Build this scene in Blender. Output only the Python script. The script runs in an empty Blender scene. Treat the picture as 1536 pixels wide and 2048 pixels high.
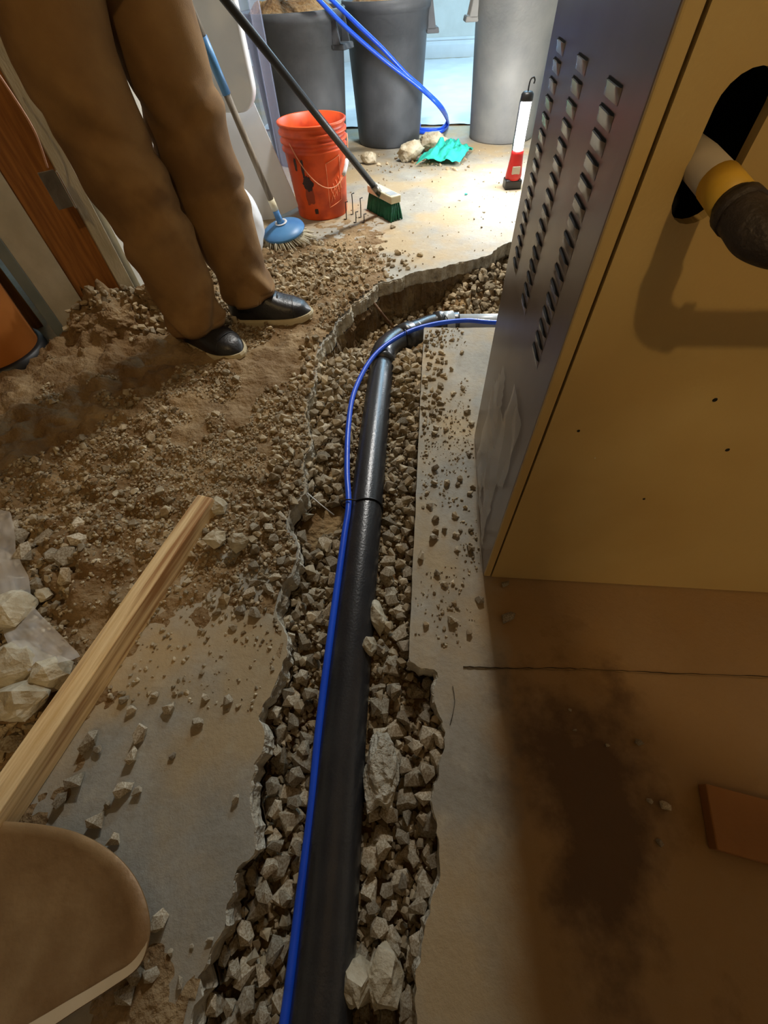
import bpy, bmesh, math, random
import numpy as np
from mathutils import Vector, Matrix, Euler
random.seed(7); RNG = np.random.default_rng(11)
PI = math.pi
C = bpy.context.scene.collection
SC = bpy.context.scene

# ------------------------------------------------------------------ camera
CAMH = 0.83
FPX = 815.0
R3 = np.array([[0.99582345, 0.0452911, -0.07927402],
               [0.08314399, -0.80858676, 0.58247277],
               [-0.0377191, -0.5866312, -0.80897534]])
cam = bpy.data.cameras.new('camera')
cam.sensor_fit = 'HORIZONTAL'; cam.sensor_width = 36.0; cam.lens = FPX / 1536 * 36
cam.clip_start = 0.01; cam.clip_end = 60
camo = bpy.data.objects.new('camera', cam); C.objects.link(camo)
M = Matrix.Identity(4)
for i in range(3):
    M[i][0] = R3[i][0]; M[i][1] = -R3[i][1]; M[i][2] = -R3[i][2]
M[2][3] = CAMH
camo.matrix_world = M
SC.camera = camo

# ------------------------------------------------------------------ world and exposure
w = bpy.data.worlds.new('world'); SC.world = w; w.use_nodes = True
bg = w.node_tree.nodes['Background']; bg.inputs[0].default_value = (0.55, 0.45, 0.36, 1); bg.inputs[1].default_value = 0.012
SC.view_settings.view_transform = 'Standard'; SC.view_settings.look = 'None'
SC.view_settings.exposure = 0.0; SC.view_settings.gamma = 1.0; SC.view_settings.use_curve_mapping = False

# light levels
WARM_W, WARM_COL = 33.0, (1.0, 0.71, 0.35)
COLD_W, COLD_COL = 130.0, (0.42, 0.74, 1.0)
WHITE_W, WHITE_COL = 50.0, (1.0, 0.96, 0.90)
LED_STRENGTH, LED_COL = 420.0, (0.93, 0.96, 1.0)

def area_light(name, loc, rot, sx, sy, power, col):
    l = bpy.data.lights.new(name, 'AREA'); l.shape = 'RECTANGLE'; l.size = sx; l.size_y = sy
    l.energy = power; l.color = col
    o = bpy.data.objects.new(name, l); C.objects.link(o); o.location = loc; o.rotation_euler = rot
    return o
# unseen lamp added as cool fill for the far room (faces down); its body is built with the objects
area_light('cool_fill_light', (0.75, 5.6, 2.31), (0, 0, 0), 1.2, 0.22, COLD_W, COLD_COL)
# white panel fixture over the middle of the room
area_light('panel_light', (0.12, 2.70, 1.955), (0, 0, 0), 0.26, 0.18, WHITE_W, WHITE_COL)
# warm ceiling bulb
pl = bpy.data.lights.new('bulb_light', 'POINT'); pl.energy = WARM_W; pl.color = WARM_COL; pl.shadow_soft_size = 0.035
plo = bpy.data.objects.new('bulb_light', pl); C.objects.link(plo); plo.location = (0.10, -0.96, 2.20)

# ------------------------------------------------------------------ helpers
def ray(px, py): return R3 @ np.array([px - 768.0, py - 1024.0, FPX])
def G(px, py, z=0.0):
    d = ray(px, py); t = (z - CAMH) / d[2]; p = d * t; return Vector((p[0], p[1], z))
def AY(px, py, y):
    d = ray(px, py); p = d * (y / d[1]); return Vector((p[0], y, CAMH + p[2]))
def proj(P):
    q = (np.asarray(P, float) - np.array([0, 0, CAMH])) @ R3
    return 768 + FPX * q[..., 0] / q[..., 2], 1024 + FPX * q[..., 1] / q[..., 2], q[..., 2]

def newobj(name, me, m=None, parent=None):
    o = bpy.data.objects.new(name, me); C.objects.link(o)
    if m is not None and not me.materials: me.materials.append(m)
    if parent is not None: o.parent = parent
    return o
def mesh(name, v, f, m=None, parent=None, smooth=False):
    me = bpy.data.meshes.new(name); me.from_pydata([tuple(map(float, p)) for p in v], [], [tuple(map(int, q)) for q in f]); me.update()
    me.polygons.foreach_set('use_smooth', [bool(smooth)] * len(me.polygons))
    return newobj(name, me, m, parent)
def fromarr(name, V, F, m=None, parent=None, smooth=False):
    V = np.asarray(V, np.float32); F = np.asarray(F, np.int32); k = F.shape[1]
    me = bpy.data.meshes.new(name); me.vertices.add(len(V)); me.vertices.foreach_set('co', V.ravel())
    me.loops.add(F.size); me.loops.foreach_set('vertex_index', F.ravel())
    me.polygons.add(len(F)); me.polygons.foreach_set('loop_start', np.arange(0, F.size, k, dtype=np.int32))
    me.update(calc_edges=True); me.validate()
    me.polygons.foreach_set('use_smooth', np.full(len(me.polygons), bool(smooth)))
    return newobj(name, me, m, parent)
def bmobj(name, bm, m=None, parent=None, smooth=False):
    me = bpy.data.meshes.new(name); bmesh.ops.recalc_face_normals(bm, faces=bm.faces); bm.to_mesh(me); bm.free()
    me.polygons.foreach_set('use_smooth', [bool(smooth)] * len(me.polygons))
    return newobj(name, me, m, parent)
def tag(o, label, cat, group=None, kind=None):
    o['label'] = label
    if cat: o['category'] = cat
    if group: o['group'] = group
    if kind: o['kind'] = kind
    return o
def struct(o, label=None):
    o['kind'] = 'structure'
    if label: o['label'] = label
    return o
def empty(name, loc=(0, 0, 0), rot=(0, 0, 0)):
    o = bpy.data.objects.new(name, None); C.objects.link(o); o.empty_display_size = 0.05
    o.location = loc; o.rotation_euler = rot; return o
def bbox(bm, x0, x1, y0, y1, z0, z1, mat4=None):
    r = bmesh.ops.create_cube(bm, size=1.0)
    for v in r['verts']:
        v.co = Vector((x0 + (v.co.x + .5) * (x1 - x0), y0 + (v.co.y + .5) * (y1 - y0), z0 + (v.co.z + .5) * (z1 - z0)))
        if mat4: v.co = mat4 @ v.co
    return r['verts']
def box(name, x0, x1, y0, y1, z0, z1, m=None, parent=None, bev=0.0, mat4=None, seg=2):
    bm = bmesh.new(); bbox(bm, x0, x1, y0, y1, z0, z1)
    if bev: bmesh.ops.bevel(bm, geom=bm.edges[:], offset=bev, segments=seg, affect='EDGES', profile=0.5)
    if mat4: bm.transform(mat4)
    return bmobj(name, bm, m, parent, smooth=False)
def lathe(name, prof, n=48, m=None, parent=None, closed=False, smooth=True, wob=None):
    V = []; F = []
    for k, (r, z) in enumerate(prof):
        for i in range(n):
            a = 2 * PI * i / n; rr = r * (1 + (wob(a, z) if wob else 0)); V.append((rr * math.cos(a), rr * math.sin(a), z))
    K = len(prof)
    for k in range(K - 1 + (1 if closed else 0)):
        k2 = (k + 1) % K
        for i in range(n):
            j = (i + 1) % n; F.append((k * n + i, k * n + j, k2 * n + j, k2 * n + i))
    if not closed:
        if prof[0][0] > 1e-5: F.append(tuple(range(n - 1, -1, -1)))
        if prof[-1][0] > 1e-5: F.append(tuple(range((K - 1) * n, K * n)))
    return mesh(name, V, F, m, parent, smooth)
def catmull(P, per=8):
    P = [Vector(p) for p in P]; out = []
    for i in range(len(P) - 1):
        p0 = P[max(i - 1, 0)]; p1 = P[i]; p2 = P[i + 1]; p3 = P[min(i + 2, len(P) - 1)]
        for k in range(per):
            t = k / per
            out.append(0.5 * ((2 * p1) + (-p0 + p2) * t + (2 * p0 - 5 * p1 + 4 * p2 - p3) * t * t + (-p0 + 3 * p1 - 3 * p2 + p3) * t ** 3))
    out.append(P[-1]); return out
def tube_data(path, r, n=10, cap=True, squash=None):
    path = [Vector(p) for p in path]; V = []; F = []; up = None
    for k, p in enumerate(path):
        t = (path[min(k + 1, len(path) - 1)] - path[max(k - 1, 0)]).normalized()
        if up is None: up = Vector((0, 0, 1)) if abs(t.z) < .9 else Vector((1, 0, 0))
        s = t.cross(up).normalized(); u = s.cross(t).normalized(); up = u
        rr = r[k] if isinstance(r, (list, tuple)) else r
        for i in range(n):
            a = 2 * PI * i / n; V.append(p + (s * math.cos(a) + u * math.sin(a) * (squash or 1)) * rr)
    for k in range(len(path) - 1):
        for i in range(n):
            j = (i + 1) % n; F.append((k * n + i, k * n + j, (k + 1) * n + j, (k + 1) * n + i))
    if cap: F.append(tuple(range(n - 1, -1, -1))); F.append(tuple(range((len(path) - 1) * n, len(path) * n)))
    return V, F
def tube(name, path, r, n=10, m=None, parent=None, cap=True, squash=None):
    V, F = tube_data(path, r, n, cap, squash); return mesh(name, V, F, m, parent, True)
def multitube(name, paths, r, n=6, m=None, parent=None):
    V = []; F = []
    for p in paths:
        v, f = tube_data(p, r, n); b = len(V); V += v; F += [tuple(i + b for i in q) for q in f]
    return mesh(name, V, F, m, parent, True)
# value noise
_lat = RNG.random((256, 256))
def vnoise(x, y):
    xi = np.floor(x).astype(int); yi = np.floor(y).astype(int); fx = x - xi; fy = y - yi
    fx = fx * fx * (3 - 2 * fx); fy = fy * fy * (3 - 2 * fy)
    a = _lat[xi % 256, yi % 256]; b = _lat[(xi + 1) % 256, yi % 256]; c = _lat[xi % 256, (yi + 1) % 256]; d = _lat[(xi + 1) % 256, (yi + 1) % 256]
    return (a * (1 - fx) + b * fx) * (1 - fy) + (c * (1 - fx) + d * fx) * fy
def fbm(x, y, oct=4, s=1.0):
    x = np.asarray(x, float) * s + 31.7; y = np.asarray(y, float) * s + 17.3; t = 0; a = .5
    for _ in range(oct): t = t + a * (vnoise(x, y) - .5); x = x * 2.03 + 5.1; y = y * 2.03 + 9.2; a *= .5
    return t * 2
def sstep(x, a, b):
    t = np.clip((np.asarray(x, float) - a) / (b - a), 0, 1); return t * t * (3 - 2 * t)

# ------------------------------------------------------------------ materials
def sRGB(r, g, b):
    f = lambda c: (c / 255 / 12.92) if c / 255 <= .04045 else ((c / 255 + .055) / 1.055) ** 2.4
    return (f(r), f(g), f(b), 1)
class NT:
    def __init__(s, name):
        s.m = bpy.data.materials.new(name); s.m.use_nodes = True; s.t = s.m.node_tree; s.b = s.t.nodes['Principled BSDF']
    def n(s, ty, **kw):
        q = s.t.nodes.new(ty)
        for k, v in kw.items():
            if k in q.inputs.keys(): q.inputs[k].default_value = v
            else: setattr(q, k, v)
        return q
    def l(s, a, b): s.t.links.new(a, b)
def pm(name, c1, c2=None, scale=8., rough=.7, bump=.0, bscale=60., metal=0., coat=0., detail=5., lo=.35, hi=.65, vary=0., space='Object', spec=None, stretch=None, bdist=.01, c3=None, s3=3., coat_r=.1):
    N = NT(name); b = N.b
    b.inputs['Roughness'].default_value = rough; b.inputs['Metallic'].default_value = metal
    if coat: b.inputs['Coat Weight'].default_value = coat; b.inputs['Coat Roughness'].default_value = coat_r
    if spec is not None: b.inputs['Specular IOR Level'].default_value = spec
    if space == 'Object': co = N.n('ShaderNodeTexCoord').outputs['Object']
    else: co = N.n('ShaderNodeNewGeometry').outputs['Position']
    if stretch:
        mp = N.n('ShaderNodeMapping'); mp.inputs['Scale'].default_value = stretch; N.l(co, mp.inputs[0]); co = mp.outputs[0]
    col = None
    if c2 is not None:
        tx = N.n('ShaderNodeTexNoise', Scale=scale, Detail=detail); N.l(co, tx.inputs['Vector'])
        rp = N.n('ShaderNodeValToRGB'); rp.color_ramp.elements[0].position = lo; rp.color_ramp.elements[1].position = hi
        rp.color_ramp.elements[0].color = c1; rp.color_ramp.elements[1].color = c2; N.l(tx.outputs['Fac'], rp.inputs[0]); col = rp.outputs[0]
        if c3 is not None:
            t3 = N.n('ShaderNodeTexNoise', Scale=s3, Detail=4.); N.l(co, t3.inputs['Vector'])
            r3 = N.n('ShaderNodeValToRGB'); r3.color_ramp.elements[0].position = .48; r3.color_ramp.elements[1].position = .62; N.l(t3.outputs['Fac'], r3.inputs[0])
            mx = N.n('ShaderNodeMix', data_type='RGBA'); N.l(r3.outputs[0], mx.inputs[0]); N.l(col, mx.inputs[6]); mx.inputs[7].default_value = c3; col = mx.outputs[2]
    if vary:
        oi = N.n('ShaderNodeObjectInfo'); mr = N.n('ShaderNodeMapRange'); mr.inputs[3].default_value = 1 - vary; mr.inputs[4].default_value = 1 + vary
        N.l(oi.outputs['Random'], mr.inputs[0]); mx = N.n('ShaderNodeMix', data_type='RGBA', blend_type='MULTIPLY'); mx.inputs[0].default_value = 1
        if col: N.l(col, mx.inputs[6])
        else: mx.inputs[6].default_value = c1
        N.l(mr.outputs[0], mx.inputs[7]); col = mx.outputs[2]
    if col: N.l(col, b.inputs['Base Color'])
    else: b.inputs['Base Color'].default_value = c1
    if bump:
        t2 = N.n('ShaderNodeTexNoise', Scale=bscale, Detail=6.); N.l(co, t2.inputs['Vector'])
        bp = N.n('ShaderNodeBump', Strength=bump, Distance=bdist); N.l(t2.outputs['Fac'], bp.inputs['Height']); N.l(bp.outputs[0], b.inputs['Normal'])
    return N.m
def emit(name, col, st):
    N = NT(name); N.b.inputs['Base Color'].default_value = (*col, 1); N.b.inputs['Emission Color'].default_value = (*col, 1); N.b.inputs['Emission Strength'].default_value = st
    return N.m

def floor_material():
    N = NT('slab_concrete'); b = N.b
    P = N.n('ShaderNodeNewGeometry').outputs['Position']
    def noise(s, d=6., r=.55): q = N.n('ShaderNodeTexNoise', Scale=s, Detail=d, Roughness=r); N.l(P, q.inputs['Vector']); return q.outputs['Fac']
    def ramp(f, a, c, ca=(0, 0, 0, 1), cb=(1, 1, 1, 1)):
        r = N.n('ShaderNodeValToRGB'); r.color_ramp.elements[0].position = a; r.color_ramp.elements[1].position = c
        r.color_ramp.elements[0].color = ca; r.color_ramp.elements[1].color = cb; N.l(f, r.inputs[0]); return r.outputs[0]
    def mix(f, a, c, bt='MIX'):
        m = N.n('ShaderNodeMix', data_type='RGBA', blend_type=bt)
        if isinstance(f, float): m.inputs[0].default_value = f
        else: N.l(f, m.inputs[0])
        for k, s in ((6, a), (7, c)):
            if isinstance(s, tuple): m.inputs[k].default_value = s
            else: N.l(s, m.inputs[k])
        return m.outputs[2]
    def math_(op, a, c=None):
        m = N.n('ShaderNodeMath', operation=op)
        for k, s in ((0, a), (1, c)):
            if s is None: continue
            if isinstance(s, (int, float)): m.inputs[k].default_value = s
            else: N.l(s, m.inputs[k])
        return m.outputs[0]
    col = ramp(noise(5.), .3, .7, sRGB(140, 134, 120), sRGB(168, 162, 148))
    col = mix(math_('MULTIPLY', ramp(noise(70.), .5, .75), .35), col, sRGB(120, 108, 88))
    # ochre dust trodden over the slab in patches
    col = mix(math_('MULTIPLY', ramp(noise(3.1, 8.), .44, .60), .75), col, sRGB(176, 150, 106))
    col = mix(math_('MULTIPLY', ramp(noise(22., 8.), .56, .72), .3), col, sRGB(190, 178, 152))
    # damp brown stain beside the furnace
    sp = N.n('ShaderNodeSeparateXYZ'); N.l(P, sp.inputs[0])
    dx = math_('DIVIDE', math_('SUBTRACT', sp.outputs[0], .30), .15); dy = math_('DIVIDE', math_('SUBTRACT', sp.outputs[1], .03), .27)
    d = math_('SQRT', math_('ADD', math_('MULTIPLY', dx, dx), math_('MULTIPLY', dy, dy)))
    d = math_('ADD', d, math_('MULTIPLY', math_('SUBTRACT', noise(7., 8., .62), .5), 2.8))
    st = ramp(d, .35, 1.55, (1, 1, 1, 1), (0, 0, 0, 1))
    STAIN = math_('MULTIPLY', st, .78)
    # warm lamp tone of the right-hand bay, painted into the concrete colour
    rb = ramp(math_('ADD', sp.outputs[0], math_('MULTIPLY', noise(14.), .10)), .19, .25)
    yb = ramp(sp.outputs[1], .9, .95, (1, 1, 1, 1), (0, 0, 0, 1))
    col = mix(math_('MULTIPLY', math_('MULTIPLY', rb, yb), .8), col, sRGB(150, 112, 62), 'MIX')
    col = mix(STAIN, col, sRGB(66, 38, 16))
    N.l(col, b.inputs['Base Color'])
    b.inputs['Roughness'].default_value = .8
    bp = N.n('ShaderNodeBump', Strength=.45, Distance=.006); N.l(noise(45., 8., .7), bp.inputs['Height']); N.l(bp.outputs[0], b.inputs['Normal'])
    return N.m

MT = {}
MT['slab'] = floor_material()
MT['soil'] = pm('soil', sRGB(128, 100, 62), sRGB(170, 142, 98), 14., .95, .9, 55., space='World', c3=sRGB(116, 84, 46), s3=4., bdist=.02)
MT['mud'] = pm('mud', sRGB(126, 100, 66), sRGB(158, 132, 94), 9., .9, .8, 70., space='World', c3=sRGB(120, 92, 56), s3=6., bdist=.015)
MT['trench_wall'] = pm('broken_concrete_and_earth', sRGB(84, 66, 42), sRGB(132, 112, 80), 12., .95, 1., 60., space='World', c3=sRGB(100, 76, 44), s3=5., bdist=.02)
MT['edge'] = pm('broken_concrete_edge', sRGB(158, 146, 124), sRGB(200, 192, 172), 26., .92, 1., 90., space='World', bdist=.012)
MT['stone'] = pm('crushed_stone', sRGB(140, 120, 90), sRGB(194, 182, 158), 16., .85, .5, 90., vary=.38, bdist=.004)
MT['stone_stuff'] = pm('crushed_stone_small', sRGB(138, 116, 82), sRGB(192, 176, 146), 30., .88, .5, 120., space='World', bdist=.004)
def tone_stone(m):
    t = m.node_tree; b = t.nodes['Principled BSDF']; src = b.inputs['Base Color'].links[0].from_socket
    at = t.nodes.new('ShaderNodeAttribute'); at.attribute_name = 'tone'; mx = t.nodes.new('ShaderNodeMix'); mx.data_type = 'RGBA'; mx.blend_type = 'MULTIPLY'; mx.inputs[0].default_value = 1
    t.links.new(src, mx.inputs[6]); t.links.new(at.outputs['Fac'], mx.inputs[7]); t.links.new(mx.outputs[2], b.inputs['Base Color'])
tone_stone(MT['stone_stuff'])
MT['rock'] = pm('rock', sRGB(160, 144, 114), sRGB(200, 190, 166), 18., .9, .8, 60., vary=.12, bdist=.008)
MT['abs'] = pm('black_abs', sRGB(38, 38, 40), sRGB(48, 47, 47), 20., .29, .10, 180., spec=.6)
MT['blue'] = pm('blue_pex', sRGB(26, 76, 205), sRGB(34, 88, 222), 10., .32)
MT['blackplastic'] = pm('black_plastic', sRGB(22, 22, 24), rough=.45)
MT['greypvc'] = pm('grey_pvc', sRGB(160, 168, 172), sRGB(178, 184, 186), 20., .35)
MT['zip_white'] = pm('white_nylon', sRGB(222, 220, 214), rough=.5)
MT['steelrust'] = pm('rusty_steel', sRGB(86, 58, 38), sRGB(128, 98, 70), 40., .7, .4, 150., metal=.4)
MT['wall'] = pm('painted_wall', sRGB(205, 202, 194), sRGB(214, 211, 204), 6., .85, .15, 120.)
MT['drywall'] = pm('bare_drywall', sRGB(186, 182, 168), sRGB(204, 200, 188), 12., .9, .2, 90.)
MT['ceiling'] = pm('ceiling_board', sRGB(150, 138, 118), sRGB(166, 152, 130), 4., .95)
MT['wood'] = pm('fresh_lumber', sRGB(214, 178, 122), sRGB(242, 216, 168), 7., .62, .25, 60., stretch=(22., 22., 1.1), lo=.3, hi=.7, c3=sRGB(166, 120, 72), s3=2.2)
MT['stud'] = pm('brown_stud', sRGB(140, 88, 38), sRGB(176, 116, 54), 6., .75, .3, 60., stretch=(16., 16., 1.2))
MT['casing'] = pm('cream_casing', sRGB(176, 166, 140), sRGB(196, 186, 162), 8., .7, .2, 60., stretch=(3., 3., 1.))
MT['bluegrey'] = pm('blue_grey_board', sRGB(112, 124, 126), sRGB(130, 140, 140), 8., .7)
MT['orange'] = pm('orange_plastic', sRGB(232, 84, 30), sRGB(240, 98, 40), 6., .45, c3=sRGB(196, 66, 24), s3=7.)
MT['orangebrown'] = pm('orange_brown_plastic', sRGB(176, 102, 36), sRGB(196, 120, 50), 6., .55)
MT['white_print'] = pm('pale_print', sRGB(250, 160, 110), rough=.5)
MT['blackstain'] = pm('black_stain', sRGB(52, 26, 16), rough=.6)
MT['bin'] = pm('grey_bin_plastic', sRGB(70, 73, 77), sRGB(82, 85, 89), 9., .55, .12, 60.)
MT['bin_lit'] = pm('lamplit_grey_bin', sRGB(104, 104, 102), sRGB(122, 121, 116), 6., .6, .12, 60.)  # lighter copy of the bin grey, work light brightness put into the colour
MT['khaki'] = pm('khaki_duck', sRGB(132, 98, 56), sRGB(150, 114, 68), 9., .92, .35, 420., c3=sRGB(116, 84, 46), s3=5., bdist=.003)
MT['lining'] = pm('pale_lining', sRGB(206, 190, 156), rough=.9)
MT['jacket'] = pm('dark_jacket', sRGB(52, 52, 58), sRGB(62, 62, 68), 9., .92, .3, 200.)
MT['skin'] = pm('skin', sRGB(196, 150, 122), sRGB(206, 160, 132), 12., .55)
MT['hair'] = pm('hair', sRGB(46, 32, 22), sRGB(62, 44, 30), 40., .7, .5, 120.)
MT['leather'] = pm('black_leather', sRGB(26, 24, 24), sRGB(40, 37, 36), 14., .38, .25, 140., bdist=.004)
MT['sole'] = pm('cream_sole', sRGB(186, 172, 136), sRGB(204, 190, 156), 12., .75)
MT['teal'] = pm('teal_cloth', sRGB(20, 160, 140), sRGB(40, 182, 160), 16., .8, .3, 200.)
MT['green'] = pm('green_bristle', sRGB(6, 82, 58), sRGB(14, 104, 74), 40., .7)
MT['cream'] = pm('cream_block', sRGB(206, 198, 166), sRGB(220, 212, 184), 14., .6)
MT['capblue'] = pm('blue_cap', sRGB(62, 116, 172), sRGB(82, 138, 190), 8., .42)
MT['handlewood'] = pm('weathered_handle', sRGB(116, 104, 88), sRGB(152, 140, 122), 5., .6, .3, 60., stretch=(20., 20., 1.))
MT['strand'] = pm('pale_strand', sRGB(198, 190, 164), sRGB(220, 212, 190), 30., .9)
MT['whiteplastic'] = pm('white_plastic', sRGB(216, 218, 220), sRGB(228, 230, 232), 4., .5, coat=.1)
MT['red'] = pm('red_plastic', sRGB(176, 26, 22), sRGB(190, 34, 28), 8., .42)
MT['led'] = emit('led_tube', LED_COL, LED_STRENGTH)
MT['tube_emit'] = emit('cool_fill_tube', COLD_COL, 12.0)  # glow of the added cool fill fixture
MT['bulb_emit'] = emit('warm_bulb', WARM_COL, 20.0)
MT['beige'] = pm('beige_enamel', sRGB(200, 172, 112), sRGB(206, 180, 120), 3., .42, .05, 220., c3=sRGB(192, 162, 102), s3=2.5)
MT['door'] = pm('glossy_taupe_enamel', sRGB(124, 112, 106), sRGB(136, 124, 118), 4., .27, .10, 9., bdist=.01)
MT['darkin'] = pm('dark_interior', sRGB(12, 11, 10), rough=.8)
MT['gaspipe'] = pm('black_iron', sRGB(40, 34, 30), sRGB(58, 48, 42), 30., .55, .4, 120.)
MT['yellow'] = pm('yellow_sleeve', sRGB(214, 170, 54), sRGB(226, 184, 70), 14., .5)
MT['sleeve_shade_label'] = pm('sleeve_shade_label_grey', sRGB(176, 164, 146), sRGB(188, 176, 156), 14., .5)  # grey for the sleeve's painted shade and the work light's base label
MT['steel'] = pm('dull_steel', sRGB(120, 116, 110), sRGB(150, 146, 138), 12., .32, .15, 60., metal=.9)
MT['shovel'] = pm('rusty_shovel_steel', sRGB(126, 92, 54), sRGB(164, 132, 90), 7., .5, .2, 40., metal=.25, c3=sRGB(92, 58, 26), s3=3.)
MT['cardboard'] = pm('brown_board', sRGB(140, 92, 42), sRGB(156, 104, 50), 5., .8, .15, 40.)
MT['pink'] = pm('pinkish_cord', sRGB(210, 160, 132), rough=.5)
MT['lath'] = pm('pale_lath', sRGB(190, 170, 124), sRGB(208, 190, 148), 8., .8)
MT['caulk'] = pm('chalk_speck', sRGB(230, 220, 200), rough=.9)
MT['joint'] = pm('dark_joint', sRGB(40, 28, 18), rough=.95)
def film_material(name, tint, alpha, rough=.12):
    N = NT(name); N.b.inputs['Base Color'].default_value = tint; N.b.inputs['Roughness'].default_value = rough
    N.b.inputs['Alpha'].default_value = alpha; return N.m
MT['film'] = film_material('clear_poly_film', sRGB(222, 216, 208), .45, .25)
MT['film2'] = film_material('cool_poly_film', sRGB(190, 196, 224), .30, .2)
MT['cap_clear'] = film_material('clear_lens', sRGB(235, 240, 245), .25, .05)

# ------------------------------------------------------------------ trench outline (metres on the slab)
LEFT = [(-0.262, -0.62), (-0.262, -0.256), (-0.264, -0.217), (-0.248, -0.162), (-0.262, -0.10), (-0.232, -0.076), (-0.255, -0.02), (-0.262, 0.038), (-0.248, 0.075), (-0.276, 0.109), (-0.268, 0.18),
        (-0.25, 0.25), (-0.285, 0.31), (-0.29, 0.395), (-0.275, 0.45), (-0.309, 0.55), (-0.312, 0.60), (-0.293, 0.675), (-0.325, 0.74), (-0.319, 0.844), (-0.34, 0.93), (-0.35, 1.023),
        (-0.352, 1.15), (-0.369, 1.298), (-0.345, 1.428), (-0.275, 1.632), (-0.197, 1.778), (-0.054, 1.891), (0.143, 1.986), (0.28, 2.06), (0.37, 2.193), (0.6, 2.27), (1.1, 2.3)]
RIGHT = [(1.1, 1.458), (0.275, 1.456), (-0.003, 1.452), (-0.0035, 0.858), (-0.002, 0.228), (0.06, 0.223), (0.045, 0.18), (0.058, 0.135), (0.06, 0.065), (0.05, 0.02), (0.057, -0.079), (0.039, -0.135), (0.036, -0.18), (0.03, -0.229), (0.03, -0.62)]
def resample(pts, step, amp, straight=()):
    out = []; s = 0
    for k in range(len(pts) - 1):
        a = np.array(pts[k]); b = np.array(pts[k + 1]); L = np.linalg.norm(b - a); n = max(1, int(L / step)); d = (b - a) / L; nr = np.array([-d[1], d[0]])
        A = 0.0012 if k in straight else amp
        for i in range(n):
            t = i / n; p = a + (b - a) * t; ss = s + L * t
            env = min(1, min(t, 1 - t) * 6) if k in straight else 1
            out.append(p + nr * A * env * (1.6 * fbm(ss * 14, 3.3, 2) + 1.2 * fbm(ss * 70, 8.1, 3)))
        s += L
    out.append(np.array(pts[-1])); return out
POLY_L = resample(LEFT, .007, .012)
POLY_R = resample(RIGHT, .007, .009, straight=(1, 2, 3))
POLY = np.array(POLY_L + POLY_R)
def inside(x, y, P=POLY):
    x = np.asarray(x, float); y = np.asarray(y, float); r = np.zeros(x.shape, bool); n = len(P); j = n - 1
    for i in range(n):
        xi, yi = P[i]; xj, yj = P[j]
        if yi != yj:
            c = ((yi > y) != (yj > y)) & (x < (xj - xi) * (y - yi) / (yj - yi) + xi); r ^= c
        j = i
    return r
def sdf(x, y, P=POLY):
    x = np.asarray(x, float); y = np.asarray(y, float); sh = x.shape; X = x.ravel(); Y = y.ravel(); D = np.full(X.shape, 9.9)
    Q = np.roll(P, -1, axis=0)
    for i in range(len(P)):
        ax, ay = P[i]; bx, by = Q[i][0] - ax, Q[i][1] - ay; L = bx * bx + by * by + 1e-12
        t = np.clip(((X - ax) * bx + (Y - ay) * by) / L, 0, 1); np.minimum(D, (X - ax - t * bx) ** 2 + (Y - ay - t * by) ** 2, out=D)
    D = np.sqrt(D).reshape(sh); return np.where(inside(x, y, P), -D, D)
def axis(breaks):
    out = [breaks[0][0]]
    for a, b, st in breaks:
        n = max(1, int(round((b - a) / st))); out += list(a + (b - a) * np.arange(1, n + 1) / n)
    return np.array(out)

# ------------------------------------------------------------------ floor slab: grid clipped on the trench outline
def build_floor():
    xs = axis([(-3.2, -0.46, .25), (-0.46, 0.12, .008), (0.12, 1.16, .02), (1.16, 2.4, .3)])
    ys = axis([(-2.6, -0.64, .4), (-0.64, 2.36, .0085), (2.36, 8.0, .4)])
    X, Y = np.meshgrid(xs, ys, indexing='ij'); S = np.full(X.shape, 1.0)
    bx = (xs > -.5) & (xs < 1.2); by = (ys > -.68) & (ys < 2.4)
    sub = np.ix_(bx, by); S[sub] = sdf(X[sub], Y[sub])
    Z = .0018 * fbm(X, Y, 3, 9.0)
    nx, ny = X.shape; idx = np.arange(nx * ny).reshape(nx, ny); V = np.stack([X.ravel(), Y.ravel(), Z.ravel()], 1)
    q = np.stack([idx[:-1, :-1], idx[1:, :-1], idx[1:, 1:], idx[:-1, 1:]], -1).reshape(-1, 4)
    sv = S.ravel()[q] > 0; full = sv.all(1); part = sv.any(1) & ~full
    verts = [tuple(p) for p in V]; faces = [tuple(f) for f in q[full]]; cache = {}; s1 = S.ravel()
    for f in q[part]:
        poly = []
        for k in range(4):
            a, b = int(f[k]), int(f[(k + 1) % 4])
            if s1[a] > 0: poly.append(a)
            if (s1[a] > 0) != (s1[b] > 0):
                key = (min(a, b), max(a, b))
                if key not in cache:
                    t = s1[a] / (s1[a] - s1[b]); cache[key] = len(verts); verts.append(tuple(V[a] + (V[b] - V[a]) * t))
                poly.append(cache[key])
        if len(poly) >= 3: faces.append(tuple(poly))
    used = sorted({i for f in faces for i in f}); mp = {u: i for i, u in enumerate(used)}
    o = mesh('floor', [verts[u] for u in used], [tuple(mp[i] for i in f) for f in faces], MT['slab'], None, True)
    struct(o, 'dusty concrete floor slab with a saw-cut and broken-out trench')
    return o
FLOOR = build_floor()

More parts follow.
